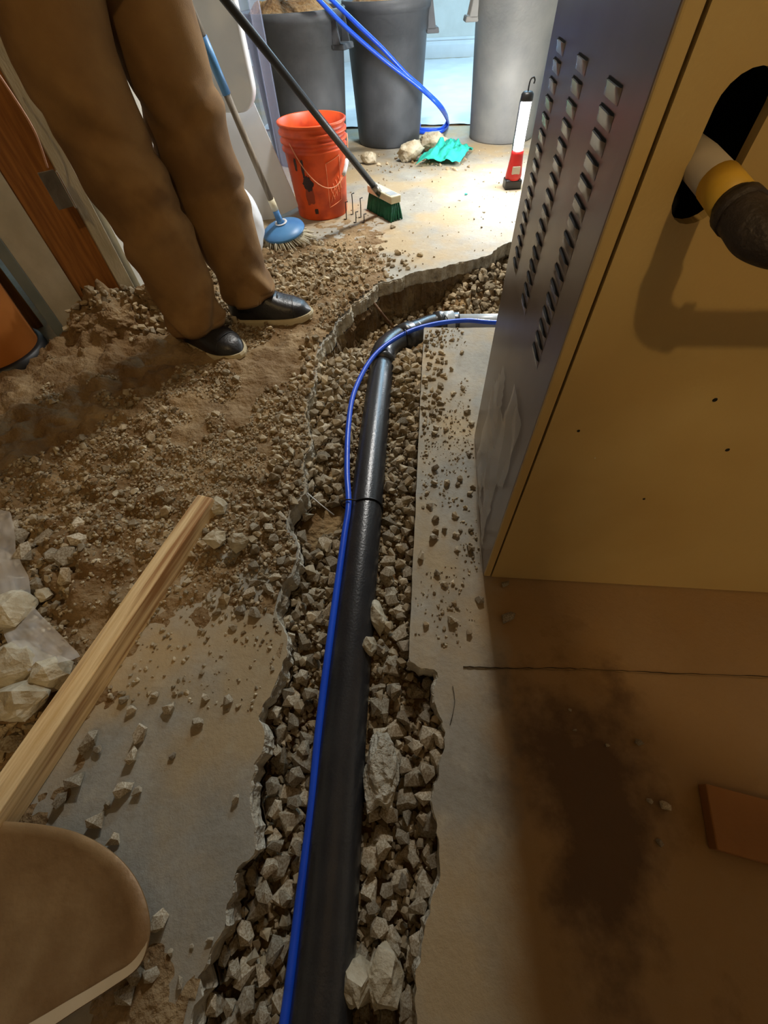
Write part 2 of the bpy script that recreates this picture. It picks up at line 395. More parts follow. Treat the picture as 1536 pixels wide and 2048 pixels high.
def bed_z(x, y):
    x = np.asarray(x, float); y = np.asarray(y, float)
    deep = sstep(y, 1.30, 1.62)
    z = -.088 - .10 * deep - .03 * sstep(x, .15, .5) * deep
    z = z + .022 * fbm(x, y, 4, 9.) + .012 * np.maximum(0, fbm(x + 7, y, 3, 5.)) + .03 * sstep(x, -.01, .05) * sstep(.24 - y, 0, .1)
    ye = np.interp(x, [-.275, -.197, -.054, .143, .28, .37, .6, 1.1], [1.632, 1.778, 1.891, 1.986, 2.06, 2.193, 2.27, 2.3])
    z = z + .11 * sstep(y - (ye - .24), 0, .24) * sstep(x, .0, .22) * deep   # gravel slope against the far bank
    z = z + .03 * sstep(-.22 - x, 0, .12) * sstep(y, .5, .9) * (1 - sstep(y, 1.2, 1.4))
    return z
def build_trench():
    root = empty('trench', (-.15, .6, -.1)); struct(root, 'open trench broken through the slab, earth and gravel bottom')
    # wall strips with several rows, the upper rows broken concrete, lower rows earth
    for nm, PL, flip in (('trench_side', POLY_L, False), ('trench_side', POLY_R, True)):
        P = np.array(PL); n = len(P); d = np.gradient(P, axis=0); d /= np.linalg.norm(d, axis=1)[:, None]; nr = np.stack([d[:, 1], -d[:, 0]], 1)  # into trench
        rows_z = [(-.0005, 0), (-.005, 0), (-.014, 0), (-.024, 0), (-.034, 0), (-.045, 0), (-.056, 0)]
        low = [(-.072), (-.095), (-.125), (-.15), (-.175), (-.20), (-.24), (-.27)]
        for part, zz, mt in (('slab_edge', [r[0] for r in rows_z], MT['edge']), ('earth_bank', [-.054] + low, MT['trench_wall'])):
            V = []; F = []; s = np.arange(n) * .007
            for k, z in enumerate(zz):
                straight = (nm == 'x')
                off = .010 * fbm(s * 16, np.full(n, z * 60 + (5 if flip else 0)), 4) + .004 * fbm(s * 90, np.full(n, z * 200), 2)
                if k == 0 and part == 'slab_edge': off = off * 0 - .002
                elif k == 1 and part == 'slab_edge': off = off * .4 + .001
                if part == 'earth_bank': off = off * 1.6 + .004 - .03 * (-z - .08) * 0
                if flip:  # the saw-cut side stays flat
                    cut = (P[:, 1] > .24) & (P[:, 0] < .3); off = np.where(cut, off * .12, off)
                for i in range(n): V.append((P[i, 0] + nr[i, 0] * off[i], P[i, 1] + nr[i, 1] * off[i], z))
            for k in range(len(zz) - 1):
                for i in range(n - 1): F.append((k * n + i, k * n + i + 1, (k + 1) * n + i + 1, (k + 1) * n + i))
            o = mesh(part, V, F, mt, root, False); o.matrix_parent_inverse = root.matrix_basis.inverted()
    xs = axis([(-.46, .14, .012), (.14, 1.14, .03)]); ys = axis([(-.66, 2.36, .012)])
    X, Y = np.meshgrid(xs, ys, indexing='ij'); S = sdf(X, Y, POLY[::4]); Z = bed_z(X, Y)
    nx, ny = X.shape; idx = np.arange(nx * ny).reshape(nx, ny); q = np.stack([idx[:-1, :-1], idx[1:, :-1], idx[1:, 1:], idx[:-1, 1:]], -1).reshape(-1, 4)
    keep = (S.ravel()[q] < .03).all(1)
    o = fromarr('bed', np.stack([X.ravel(), Y.ravel(), Z.ravel()], 1), q[keep], MT['soil'], root, True); o.matrix_parent_inverse = root.matrix_basis.inverted()
    return root
build_trench()

# ------------------------------------------------------------------ loose soil heaped on the slab
def behind(x, y):   # the far side of the stud partition
    x = np.asarray(x, float); y = np.asarray(y, float)
    a = (.2 * (x * -1 - 1.335) * -1 * 0 + .724 * (y - 1.335) - .690 * (x + 1.335)) > -.03
    return (a & (x < -1.09) & (y > .8)) | ((x < -1.14 + (y - 1.60) * .1 + .03) & (y > 1.5))
def soil_h(x, y, s):
    n1 = fbm(x, y, 5, 5.); n2 = fbm(x + 3, y, 4, 22.)
    m = sstep(y + .25 * n1 + .12 * n2, .22, .62)
    h = m * (.016 + .030 * sstep(-x, .45, 1.0))
    h = h + .05 * np.exp(-((x + 1.15) / .25) ** 2 - ((y - 1.45) / .17) ** 2)
    h = h + .05 * np.exp(-((x + 1.22) / .13) ** 2 - ((y - 1.40) / .10) ** 2)
    h = h * (1 - sstep(y, 1.55, 2.2)) + .010 * np.exp(-((x + .5) / .34) ** 2 - ((y - 1.9) / .42) ** 2)
    h = h + .012 * np.exp(-((x + .33) / .07) ** 2 - ((y + .24) / .06) ** 2) + .022 * np.exp(-((x + .74) / .12) ** 2 - ((y - .25) / .3) ** 2)
    h = h * (1 + .7 * n2) + .012 * m * n1 + .005 * n2 - .0045
    h = np.where(behind(x, y), -1.0, h)
    h = h + .005 * m * fbm(x, y, 3, 60.) + .004 * m * np.abs(fbm(x * 1.0 + .3 * y, y * 2.2, 2, 40.))
    h = h - .03 * sstep(x + .05 * n1, -.24, -.06) * sstep(y, 1.4, 1.6)
    ed = sstep(s, -.002, .05)
    h = np.where(s < .05, h * (.35 + .65 * ed), h)
    return h
def build_soil():
    xs = axis([(-2.2, -1.5, .05), (-1.5, 0.0, .009)]); ys = axis([(-.45, 2.5, .009)])
    X, Y = np.meshgrid(xs, ys, indexing='ij'); S = sdf(X, Y, POLY[::2]); Z = soil_h(X, Y, S)
    nx, ny = X.shape; idx = np.arange(nx * ny).reshape(nx, ny); q = np.stack([idx[:-1, :-1], idx[1:, :-1], idx[1:, 1:], idx[:-1, 1:]], -1).reshape(-1, 4)
    z = Z.ravel(); s = S.ravel(); keep = (z[q] > 0.0).any(1) & (s[q] > .001).all(1)
    Zc = np.maximum(Z, -.004)
    f = q[keep]; u, inv = np.unique(f, return_inverse=True); V = np.stack([X.ravel(), Y.ravel(), Zc.ravel()], 1)[u]
    o = fromarr('loose_soil', V, inv.reshape(-1, 4), MT['mud'], None, True)
    tag(o, 'loose brown soil and mud heaped over the slab left of the trench', 'soil', kind='stuff')
    return o
build_soil()
def top_z(x, y):
    s = sdf(np.array([x]), np.array([y]), POLY[::3]); return max(0.0, float(soil_h(np.array([x]), np.array([y]), s)[0]))

# ------------------------------------------------------------------ room shell
def wallbox(name, x0, x1, y0, y1, z0, z1, m, label=None): return struct(box(name, x0, x1, y0, y1, z0, z1, m), label)
wallbox('wall_back', -3.2, 2.4, 7.75, 7.87, 0, 2.4, MT['wall'], 'painted wall at the far end of the room')
bb = empty('baseboard_back', (0, 7.74, 0)); struct(bb, 'white moulded baseboard along the far wall')
bm = bmesh.new(); bbox(bm, -3.2, 2.4, -.010, .008, .0, .17); bmobj('board', bm, MT['whiteplastic'], bb)
bm = bmesh.new(); bbox(bm, -3.2, 2.4, -.022, -.010, .0, .11); bmobj('plinth', bm, MT['whiteplastic'], bb)
bm = bmesh.new(); bbox(bm, -3.2, 2.4, -.018, -.010, .150, .163); bmobj('bead', bm, MT['whiteplastic'], bb)
wallbox('wall_right', 2.28, 2.4, -2.6, 7.75, 0, 2.4, MT['wall'], 'painted wall beyond the furnace')
wallbox('wall_front', -3.2, 2.4, -2.6, -2.48, 0, 2.4, MT['wall'], 'painted wall facing the far end of the room')
wallbox('wall_left', -3.2, -3.08, -2.6, 7.75, 0, 2.4, MT['wall'], 'painted side wall behind the stud partition')
wallbox('ceiling', -3.2, 2.4, -2.6, 7.87, 2.4, 2.5, MT['ceiling'], 'plain basement ceiling')

# stud partition on the left (opened-up wall end): pieces stand beside each other
A = Vector((-1.335, 1.335, 0)); B = Vector((-1.125, 1.535, 0)); dv = (B - A).normalized(); ang = math.atan2(dv.y, dv.x)
part = empty('wall_partition', A, (0, 0, ang)); struct(part, 'opened stud partition with drywall edge, brown stud and cream casing')
Lp = (B - A).length
def pbox(name, a, b, d0, d1, m, z1=2.4):
    o = box(name, a, b, d0, d1, 0, z1, m, part, .002); return o
pbox('blue_grey_board', -.035, .0, -.005, .09, MT['bluegrey'])
pbox('drywall_edge', .0, .105, .0, .09, MT['drywall'])
pbox('stud', .105, .245, .018, .09, MT['stud'])
pbox('casing', .245, .292, -.012, .09, MT['casing'])
# partition running on behind the standing person, ending in a bare stud
P0 = Vector((-1.14, 1.60, 0)); P1 = Vector((-1.03, 2.70, 0)); d2 = (P1 - P0); a2 = math.atan2(d2.y, d2.x); L2 = d2.length
part2 = empty('wall_partition', P0, (0, 0, a2)); struct(part2, 'drywall partition behind the standing person ending in a bare stud')
box('drywall_sheet', 0, L2, 0, .10, 0, 2.4, MT['drywall'], part2); box('end_stud', L2, L2 + .04, -.004, .10, 0, 2.4, pm('yellow_stud', sRGB(172, 118, 60), sRGB(196, 142, 82), 6., .7, .2, 60., stretch=(14., 14., 1.)), part2, .002)
# brown board nearer the camera
part3 = empty('wall_partition', (-1.375, 1.29, 0), (0, 0, ang)); struct(part3, 'brown plywood board next to the blue-grey strip')
box('plywood_board', -.60, -.002, .20, .23, 0, 2.4, MT['stud'], part3, .002)

# saw-cut joint and hairline crack in the right bay
def crack(name, pts, wd, label):
    pts = catmull(pts, 10); V = []; F = []
    for k, p in enumerate(pts):
        t = (pts[min(k + 1, len(pts) - 1)] - pts[max(k - 1, 0)]).normalized(); nrm = Vector((-t.y, t.x, 0)); ww = wd * (.4 + 1.2 * random.random())
        for sgn in (-1, 1):
            V.append(p + nrm * ww * sgn + Vector((0, 0, .0012))); 
        V.append(p + Vector((0, 0, -.004)))
    for k in range(len(pts) - 1):
        a = k * 3; b = a + 3; F += [(a, b, b + 2, a + 2), (a + 2, b + 2, b + 1, a + 1)]
    o = mesh(name, V, F, MT['joint'], FLOOR); return o
crack('joint', [(0.105, .232, .0006), (.2, .236, .0006), (.31, .243, .0006), (.45, .247, .0006), (.6, .252, .0006), (.8, .26, .0006), (1.0, .268, .0006)], .0018, '')
crack('hairline_crack', [G(905, 1372, .0006), G(909, 1400, .0006), G(906, 1425, .0006), G(900, 1450, .0006)], .0006, '')

# ------------------------------------------------------------------ furnace
FX, FY, FW, FD, FH = 0.155, 0.431, 0.72, 0.447, 1.25
fur = empty('furnace', (FX + FW / 2, FY + FD / 2, 0)); tag(fur, 'beige upright furnace with louvred taupe door beside the trench', 'furnace')
fo = Vector(fur.location)
def fpart(o):
    o.parent = fur; o.matrix_parent_inverse = Matrix.Translation(-fo); return o
# side panel facing the camera, with a rounded slot for the gas pipe
def slot_loop(cx, cz, wdt, hgt, n=10):
    r = wdt / 2; pts = []
    for i in range(n + 1): a = PI * i / n; pts.append((cx + r * math.cos(a), cz + hgt / 2 - r + r * math.sin(a)))
    for i in range(n + 1): a = PI + PI * i / n; pts.append((cx + r * math.cos(a), cz - hgt / 2 + r + r * math.sin(a)))
    return pts
SLX, SLZ, SLW, SLH = .2225, .727, .040, .094
def panel_with_slot(name, x0, x1, z0, z1, y0, y1, m):
    bm = bmesh.new()
    def loop(pts, y): vs = [bm.verts.new((p[0], y, p[1])) for p in pts]; return vs, [bm.edges.new((vs[i], vs[(i + 1) % len(vs)])) for i in range(len(vs))]
    outer = [(x0, z0), (x1, z0), (x1, z1), (x0, z1)]; sl = slot_loop(SLX, SLZ, SLW, SLH)
    of, oe = loop(outer, y0); sf, se = loop(sl, y0); bmesh.ops.triangle_fill(bm, edges=oe + se, use_beauty=True)
    ob, oe2 = loop(outer, y1); sb, se2 = loop(sl, y1); bmesh.ops.triangle_fill(bm, edges=oe2 + se2, use_beauty=True)
    for a, b in ((of, ob), (sf, sb)):
        for i in range(len(a)): j = (i + 1) % len(a); bm.faces.new((a[i], a[j], b[j], b[i]))
    return bmobj(name, bm, m)
fpart(panel_with_slot('side_panel', FX + .0175, FX + FW, .004, FH, FY, FY + .012, MT['beige']))
bm = bmesh.new(); bbox(bm, FX + .016, FX + FW - .002, FY + .09, FY + FD - .003, .0, FH - .002)
fpart(bmobj('cabinet_body', bm, MT['darkin']))
bm = bmesh.new(); bbox(bm, FX + .30, FX + FW - .002, FY + .012, FY + .09, .0, FH - .002); fpart(bmobj('inner_frame', bm, MT['darkin']))
bm = bmesh.new(); bbox(bm, FX + .014, FX + .0165, FY + .010, FY + .09, .0, FH - .002); fpart(bmobj('door_seal', bm, MT['darkin']))
fpart(box('top_panel', FX, FX + FW, FY, FY + FD, FH, FH + .012, MT['beige']))
# door: outer skin (faces -x) with a folded flange in the plane of the side panel
def door():
    bm = bmesh.new()
    bbox(bm, FX, FX + .012, FY + .002, FY + FD, .004, FH - .004)
    bmesh.ops.bevel(bm, geom=bm.edges[:], offset=.003, segments=3, affect='EDGES', profile=.5)
    return bmobj('door', bm, MT['door'])
DOOR = fpart(door())
fpart(box('door_flange', FX + .0005, FX + .0145, FY - .0005, FY + .010, .006, FH - .006, MT['beige'], None, .002))
# louvres: pressed scoops, each its own piece
def louver_mesh(L=.050, h=.0110, d=.0032):
    V = []; F = []; n = 12; k = 5
    for i in range(n + 1):
        t = i / n; y = L * (t - .5); e = math.sin(min(1, min(t, 1 - t) * 5) * PI / 2)
        for j in range(k + 1):
            q = j / k; V.append((-d * e * (1 - q) ** 1.2 - .0003, y, -h * q))
    for i in range(n):
        for j in range(k): a = i * (k + 1) + j; F.append((a, a + k + 1, a + k + 2, a + 1))
    me = bpy.data.meshes.new('louver'); me.from_pydata(V, [], F); me.materials.append(MT['door']); me.update(); me.polygons.foreach_set('use_smooth', [True] * len(F)); return me
def notch_mesh(L=.050, d=.0030):
    V = []; F = []; n = 12
    for i in range(n + 1):
        t = i / n; y = L * .96 * (t - .5); e = math.sin(min(1, min(t, 1 - t) * 5) * PI / 2)
        V += [(-.0004, y, .0016), (-.0004, y, -.0006), (-d * e * .9 - .0004, y, -.0008)]
    for i in range(n): a = 3 * i; F += [(a, a + 3, a + 4, a + 1), (a + 1, a + 4, a + 5, a + 2)]
    me = bpy.data.meshes.new('slot'); me.from_pydata(V, [], F); me.materials.append(MT['darkin']); me.update(); return me
LM = louver_mesh(); NM = notch_mesh()
for yc in (.524, .662, .795):
    for k in range(16):
        z = .755 - k * .0172
        o = bpy.data.objects.new('louver', LM); C.objects.link(o); o.parent = DOOR; o.location = (FX - 0, yc, z)
        q = bpy.data.objects.new('louver_slot', NM); C.objects.link(q); q.parent = DOOR; q.location = (FX, yc, z)
# small screws and holes on the side panel
for (px, py, r) in ((1157, 862, .0022), (1430, 800, .003), (1455, 900, .003), (1288, 998, .0022), (1190, 916, .001)):
    p = AY(px, py, FY - .0003); bm = bmesh.new(); bmesh.ops.create_cone(bm, cap_ends=True, segments=10, radius1=r, radius2=r * .8, depth=.0012, matrix=Matrix.Translation(p) @ Matrix.Rotation(PI / 2, 4, 'X'))
    fpart(bmobj('screw_hole', bm, MT['darkin'] if r > .0015 else MT['caulk']))
# peeling protective film left on the lower door
def film():
    ys = np.linspace(FY + .05, FY + .32, 28); zs = np.linspace(.03, .40, 34); V = []; F = []
    for i, y in enumerate(ys):
        for j, z in enumerate(zs):
            V.append((FX - .0022 - .0028 * (.5 + fbm(y * 30, z * 9, 3)) - .0015 * math.sin(z * 60 + 6 * float(fbm(y * 8, z * 5, 2))), y + .02 * float(fbm(z * 9, .3, 2)), z))
    n = len(zs)
    for i in range(len(ys) - 1):
        for j in range(n - 1):
            if float(fbm(ys[i] * 7 + 2, zs[j] * 4, 2)) > -.18: F.append((i * n + j, i * n + j + 1, (i + 1) * n + j + 1, (i + 1) * n + j))
    o = mesh('protective_film', V, F, MT['film'], None, True); return fpart(o)
film()

# gas pipe coming out of the slot
gp = empty('gas_pipe', (.2225, FY, .70)); tag(gp, 'gas pipe with yellow sleeve and black elbow leaving the furnace slot', 'pipe')
def gpart(o): o.parent = gp; o.matrix_parent_inverse = Matrix.Translation(-Vector(gp.location)); return o
gpart(tube('shaded_sleeve', [(.2145, .50, .720), (.2145, .44, .720), (.2155, .398, .717)], .0132, 24, MT['sleeve_shade_label']))  # shaded inner length of the sleeve, shade put into a grey colour
gpart(tube('yellow_sleeve', [(.2153, .401, .7175), (.2165, .370, .714)], [.0138, .0138], 24, MT['yellow']))
gpart(tube('nipple', [(.2165, .374, .714), (.2185, .352, .711)], .0134, 24, MT['gaspipe']))
el = catmull([(.2175, .362, .7125), (.219, .350, .710), (.225, .338, .705), (.240, .330, .702), (.256, .330, .702)], 6)
gpart(tube('elbow', el, .0145, 24, MT['gaspipe']))
gpart(tube('elbow_collar', [(.2172, .365, .7127), (.2178, .356, .7118)], .0158, 24, MT['gaspipe']))
gpart(tube('elbow_collar', [(.247, .330, .702), (.258, .330, .702)], .0168, 24, MT['gaspipe']))
gpart(tube('supply_pipe', [(.252, .330, .702), (.5, .330, .702), (1.0, .330, .702)], .0125, 16, MT['gaspipe']))

# ------------------------------------------------------------------ black drain pipe, fittings, blue tubing
dp = empty('drain_pipe', (-.12, .4, -.10)); tag(dp, 'long black plastic drain pipe lying in the gravel trench', 'pipe')
def dpart(o, par=None): o.parent = par or dp; o.matrix_parent_inverse = Matrix.Translation(-Vector((-.12, .4, -.10))); return o
PR = .0445
axis_pts = [(-.100, -.62, -.058), (-.1025, -.258, -.058), (-.1155, .001, -.058), (-.124, .17, -.060), (-.1345, .54, -.063), (-.144, .89, -.068), (-.1535, 1.34, -.078)]
dpart(tube('pipe_run', catmull(axis_pts, 6), PR, 32, MT['abs']))
dpart(tube('hub', [(-.1528, 1.318, -.0775), (-.1545, 1.372, -.0785)], .051, 32, MT['abs']))
elb = catmull([(-.1542, 1.36, -.0785), (-.150, 1.425, -.082), (-.122, 1.492, -.088), (-.075, 1.545, -.092), (-.03, 1.585, -.095)], 8)
dpart(tube('elbow', elb, .047, 28, MT['abs']))
dpart(tube('hub', [(-.095, 1.525, -.0905), (-.055, 1.562, -.093)], .0525, 28, MT['abs']))
branch = [(-.04, 1.577, -.094), (.02, 1.63, -.098), (.08, 1.655, -.10), (.14, 1.66, -.10)]
dpart(tube('branch_run', catmull(branch, 6), PR, 28, MT['abs']))
dpart(tube('hub', [(.045, 1.642, -.099), (.07, 1.652, -.10)], .0525, 28, MT['abs']))
dpart(tube('grey_coupling', [(.06, 1.648, -.0995), (.115, 1.66, -.10)], .049, 28, MT['greypvc']))
dpart(tube('grey_run', [(.10, 1.658, -.10), (.30, 1.668, -.102), (1.0, 1.69, -.105)], .036, 24, MT['greypvc']))

px_path = [(565, 2075), (582, 1950), (600, 1800), (613, 1700), (625, 1600), (640, 1440), (664, 1250), (688, 1075), (697, 1010), (694, 940), (697, 850), (710, 780), (748, 712), (802, 671), (860, 650), (930, 641), (992, 645)]
zz = [-.052, -.05, -.048, -.046, -.044, -.042, -.040, -.036, -.034, -.032, -.028, -.026, -.022, -.016, -.012, -.012, -.012]
bt = [G(a, b, z) for (a, b), z in zip(px_path, zz)]
bt = [Vector((bt[0].x, -.62, -.055))] + bt + [Vector((.55, 1.52, -.02)), Vector((1.0, 1.56, -.05))]
o = tube('blue_tube', catmull(bt, 8), .0082, 14, MT['blue']); tag(o, 'blue plastic water tube tied along the black drain pipe', 'tube')
# black zip tie with tail around pipe and tube
zy = .652; pts = []
cx, cz = -.138, -.064
for i in range(37):
    a = 2 * PI * i / 36; rx = .0465 + (.024 if math.cos(a - 2.75) > .80 else 0) * max(0, (math.cos(a - 2.75) - .80) / .2)
    pts.append((cx + rx * math.cos(a), zy + .004 * math.sin(a * 2), cz + rx * math.sin(a)))
zt = tube('zip_tie', pts, .0021, 8, MT['blackplastic']); tag(zt, 'black zip tie round the pipe and blue tube in mid trench', 'zip tie')
t2 = tube('wire_offcut', [G(612, 984, -.012), G(640, 1008, -.028), G(668, 1030, -.045)], .0016, 8, MT['zip_white']); tag(t2, 'thin white plastic offcut bridging the gravel beside the zip tie', 'offcut')
# small black ties at the bend
for k, (px, py) in enumerate(((812, 668), (893, 640))):
    p = G(px, py, -.01 if k == 0 else -.03); q = [p + Vector((.004, -.012, -.03)), p + Vector((.003, -.004, .004)), p + Vector((-.002, .006, .010)), p + Vector((-.006, .016, .008)), p + Vector((-.008, .03, -.01)), p + Vector((-.006, .04, -.03))]
    o = tube('zip_tie', catmull(q, 5), .002, 7, MT['blackplastic'])
    tag(o, ('black zip tie holding the blue tube at the pipe bend' if k == 0 else 'black zip tie beside the grey coupling'), 'zip tie')
rb = tube('rebar_stub', [G(748, 606, -.035), G(768, 632, -.09), G(788, 657, -.135)], .0055, 10, MT['steelrust']); tag(rb, 'rusty bent steel bar sticking out of the trench bank', 'rebar')

# ------------------------------------------------------------------ stones
def stone_variant(n=13, seed=0):
    r = random.Random(seed); bm = bmesh.new()
    sx, sy, sz = 1, r.uniform(.62, .95), r.uniform(.5, .8)
    for i in range(n):
        z = 1 - 2 * (i + .5) / n; a = i * 2.399963 + r.uniform(-.5, .5); q = math.sqrt(max(0, 1 - z * z)); k = r.uniform(.8, 1.12)
        bm.verts.new((q * math.cos(a) * sx * k * .5, q * math.sin(a) * sy * k * .5, z * sz * k * .5))
    h = bmesh.ops.convex_hull(bm, input=bm.verts[:])
    bmesh.ops.delete(bm, geom=[e for e in h['geom_interior'] if isinstance(e, bmesh.types.BMVert)], context='VERTS')
    bmesh.ops.recalc_face_normals(bm, faces=bm.faces); bmesh.ops.triangulate(bm, faces=bm.faces)
    return bm
VAR = []; VARM = []
for k in range(14):
    bm = stone_variant(random.choice((8, 9, 10, 12)), k + 3); bm.verts.index_update()
    V = np.array([v.co[:] for v in bm.verts]); F = np.array([[v.index for v in f.verts] for f in bm.faces]); VAR.append((V, F))
    me = bpy.data.meshes.new('gravel_stone'); bm.to_mesh(me); me.materials.append(MT['stone']); bm.free(); VARM.append(me)

ST = []   # (x, y, z, size, zone)
pipe_line = np.array([(p[0], p[1]) for p in axis_pts]); 
def pipe_dist(x, y):
    xi = np.interp(y, pipe_line[:, 1], pipe_line[:, 0]); d = np.abs(x - xi)
    return np.where(y < 1.37, d, 9)
def lay(n, xr, yr, smin, smax, zone, zf, cond, power=1.6, minsep=.62):
    x = RNG.uniform(*xr, n * 3); y = RNG.uniform(*yr, n * 3); s = smin + (smax - smin) * RNG.random(n * 3) ** power
    ok = cond(x, y, s); x, y, s = x[ok][:n], y[ok][:n], s[ok][:n]; z = zf(x, y, s)
    od = np.argsort(-s); cell = {}
    for i in od:
        if minsep:
            g = (int(x[i] / .04), int(y[i] / .04)); bad = False
            for a in (-1, 0, 1):
                for b in (-1, 0, 1):
                    for (qx, qy, qs) in cell.get((g[0] + a, g[1] + b), ()):
                        if (qx - x[i]) ** 2 + (qy - y[i]) ** 2 < (minsep * .5 * (qs + s[i])) ** 2: bad = True; break
                    if bad: break
                if bad: break
            if bad: continue
            cell.setdefault(g, []).append((x[i], y[i], s[i]))
        ST.append((x[i], y[i], z[i], s[i], zone))
INP = lambda x, y: inside(x, y, POLY[::2])
near = lambda x, y, s: INP(x, y) & (fbm(x, y, 3, 8.) > -.34) & (pipe_dist(x, y) > .040 + s * .40) & (y < 1.50)
lay(4200, (-.42, .07), (-.40, 1.5), .014, .050, 0, lambda x, y, s: bed_z(x, y) + s * .22 + .006, near, 2.4, .80)
lay(5200, (-.42, .07), (-.40, 1.5), .008, .020, 0, lambda x, y, s: bed_z(x, y) + s * .25 + .004, near, 1.5, 0)
lay(1300, (-.42, .07), (-.40, 1.5), .016, .036, 0, lambda x, y, s: bed_z(x, y) + s * .3 + .020, lambda x, y, s: near(x, y, s) & (pipe_dist(x, y) > .05 + s * .5), 1.5, .9)
far = lambda x, y, s: INP(x, y) & (y > 1.42) & (np.hypot(x + .1, y - 1.5) > .10) & ~((x > -.08) & (np.abs(y - 1.655) < .06 + s * .4))
lay(2600, (-.3, .75), (1.45, 2.25), .014, .042, 0, lambda x, y, s: bed_z(x, y) + s * .25 + .01, far, 1.5, .75)
# gravel piled against the far bank and in the corner by the bend
bank = lambda x, y, s: INP(x, y) & (y > 1.75)
lay(900, (.0, .6), (1.75, 2.2), .016, .038, 0, lambda x, y, s: bed_z(x, y) + s * .3, bank, 1.3, .55)
lay(260, (-.10, -.01), (1.22, 1.46), .018, .045, 0, lambda x, y, s: bed_z(x, y) + s * .35 + .012, near, 1.2, .7)
# heap on the slab by the standing person and the broom
def zs(x, y, s): return np.maximum(0, soil_h(x, y, sdf(x, y, POLY[::4]))) + s * .18
heap = lambda x, y, s: (sdf(x, y, POLY[::4]) > .008) & (RNG.random(len(x)) < np.exp(-((x + .50 - .25 * (y - 1.9)) / .24) ** 2 - ((y - 1.80) / .27) ** 2)) 
lay(1500, (-1.0, .05), (1.3, 2.4), .012, .036, 1, zs, heap, 1.5, .66)
lay(2600, (-1.0, .05), (1.3, 2.5), .006, .014, 1, zs, heap, 1.5, 0)
# grit and pebbles in the mud left of the trench
lf = lambda x, y, s: (sdf(x, y, POLY[::4]) > .006) & (fbm(x, y, 3, 4.) > -.22) & (RNG.random(len(x)) < .18 + .82 * sstep(y + .5 * fbm(x, y, 3, 3.), .28, .6))
lay(15000, (-1.35, -.27), (.12, 1.6), .004, .013, 2, zs, lf, 1.8, 0)
lay(1100, (-1.25, -.27), (.22, 1.55), .009, .030, 2, zs, lf, 2.0, .8)
lay(420, (-.43, -.28), (.30, 1.35), .012, .034, 2, zs, lambda x, y, s: (sdf(x, y, POLY[::4]) > .005) & (sdf(x, y, POLY[::4]) < .10), 1.5, .72)
# rubble left of the lumber and at the partition base
lay(260, (-1.0, -.66), (-.02, .50), .018, .060, 3, zs, lambda x, y, s: (x + .17 * y < -.70), 1.3, .68)
lay(520, (-1.0, -.66), (-.02, .55), .008, .020, 3, zs, lambda x, y, s: (x + .17 * y < -.68), 1.3, 0)
lay(380, (-1.32, -.95), (1.3, 1.62), .010, .036, 3, zs, lambda x, y, s: (RNG.random(len(x)) < .8) & (y < 1.5 + (x + 1.12) * .6), 1.5, .6)
# crumbs on the right slab strip and far floor
rs = lambda x, y, s: (sdf(x, y, POLY[::4]) > .008) & ~((x > .15) & (y > .42) & (y < .89)) 
lay(620, (.0, .15), (.20, 1.45), .003, .010, 4, lambda x, y, s: s * .2, lambda x, y, s: rs(x, y, s) & (fbm(x, y, 3, 7.) > -.1), 2.2, 0)
lay(46, (.0, .15), (.30, 1.42), .014, .026, 4, lambda x, y, s: s * .25, rs, 1.4, 1.1)
lay(110, (.005, .07), (.86, 1.43), .012, .026, 4, lambda x, y, s: s * .2, rs, 1.4, .8)
lay(300, (-.6, .6), (2.1, 3.7), .004, .014, 4, lambda x, y, s: s * .2, rs, 2.2, 0)
lay(90, (-.45, .25), (3.25, 3.7), .010, .030, 4, lambda x, y, s: s * .2, rs, 1.8, .9)
# stones lying on the bare slab in front (placed one by one)
for (px, py, s) in ((338, 1418, .026), (396, 1446, .024), (262, 1420, .024), (280, 1465, .034), (262, 1510, .030), (245, 1580, .030), (275, 1582, .022), (228, 1680, .026), (192, 1640, .030), (318, 1842, .026), (345, 1512, .014), (472, 1600, .018),
                    (455, 1400, .024), (420, 1880, .012), (268, 1950, .03), (302, 1948, .024), (252, 1985, .03), (360, 1965, .014), (410, 1395, .020), (247, 1400, .02), (310, 1390, .018), (180, 1480, .04), (150, 1560, .034), (120, 1600, .03), (215, 1610, .018), (340, 1905, .010), (384, 1893, .008), (195, 1500, .02)):
    p = G(px, py, s * .3); ST.append((p.x, p.y, s * .3, s, 5))
for (px, py, s) in ((870, 935, .026), (866, 1072, .026), (915, 1070, .016), (938, 908, .018), (940, 985, .018), (905, 1240, .026), (1015, 1235, .032), (1010, 1168, .020), (960, 1200, .020), (860, 1010, .022), (914, 1098, .016), (920, 1060, .014), (868, 965, .02), (1215, 1490, .008), (1150, 1460, .007),
                    (1278, 1485, .016), (1330, 1610, .018), (1300, 1602, .012), (1320, 1685, .012), (1140, 1420, .007)):
    p = G(px, py, s * .3); ST.append((p.x, p.y, s * .3, s, 6))
ST = [s for s in ST if not bool(behind(s[0] - .01, s[1] + .01))]
ST = [s for s in ST if not (s[3] > .02 and FX - .012 < s[0] < FX + FW and FY - .012 < s[1] < FY + FD + .01)]
A_ = np.array([s[:3] for s in ST]); px, py, dep = proj(A_); size = np.array([s[3] for s in ST]); zone = np.array([s[4] for s in ST])
hid = (A_[:, 0] > .15) & (A_[:, 1] > .44) & (px > 1536)
bl_ = (px < 985 - (py < 640) * 0) | (py > 1160)
score = np.where((px > -10) & (px < 1546) & (py > 0) & (py < 2060) & bl_, size / dep, 0); score = np.where(zone >= 5, score + 10, score)
order = np.argsort(-score); single = set(order[:300].tolist())
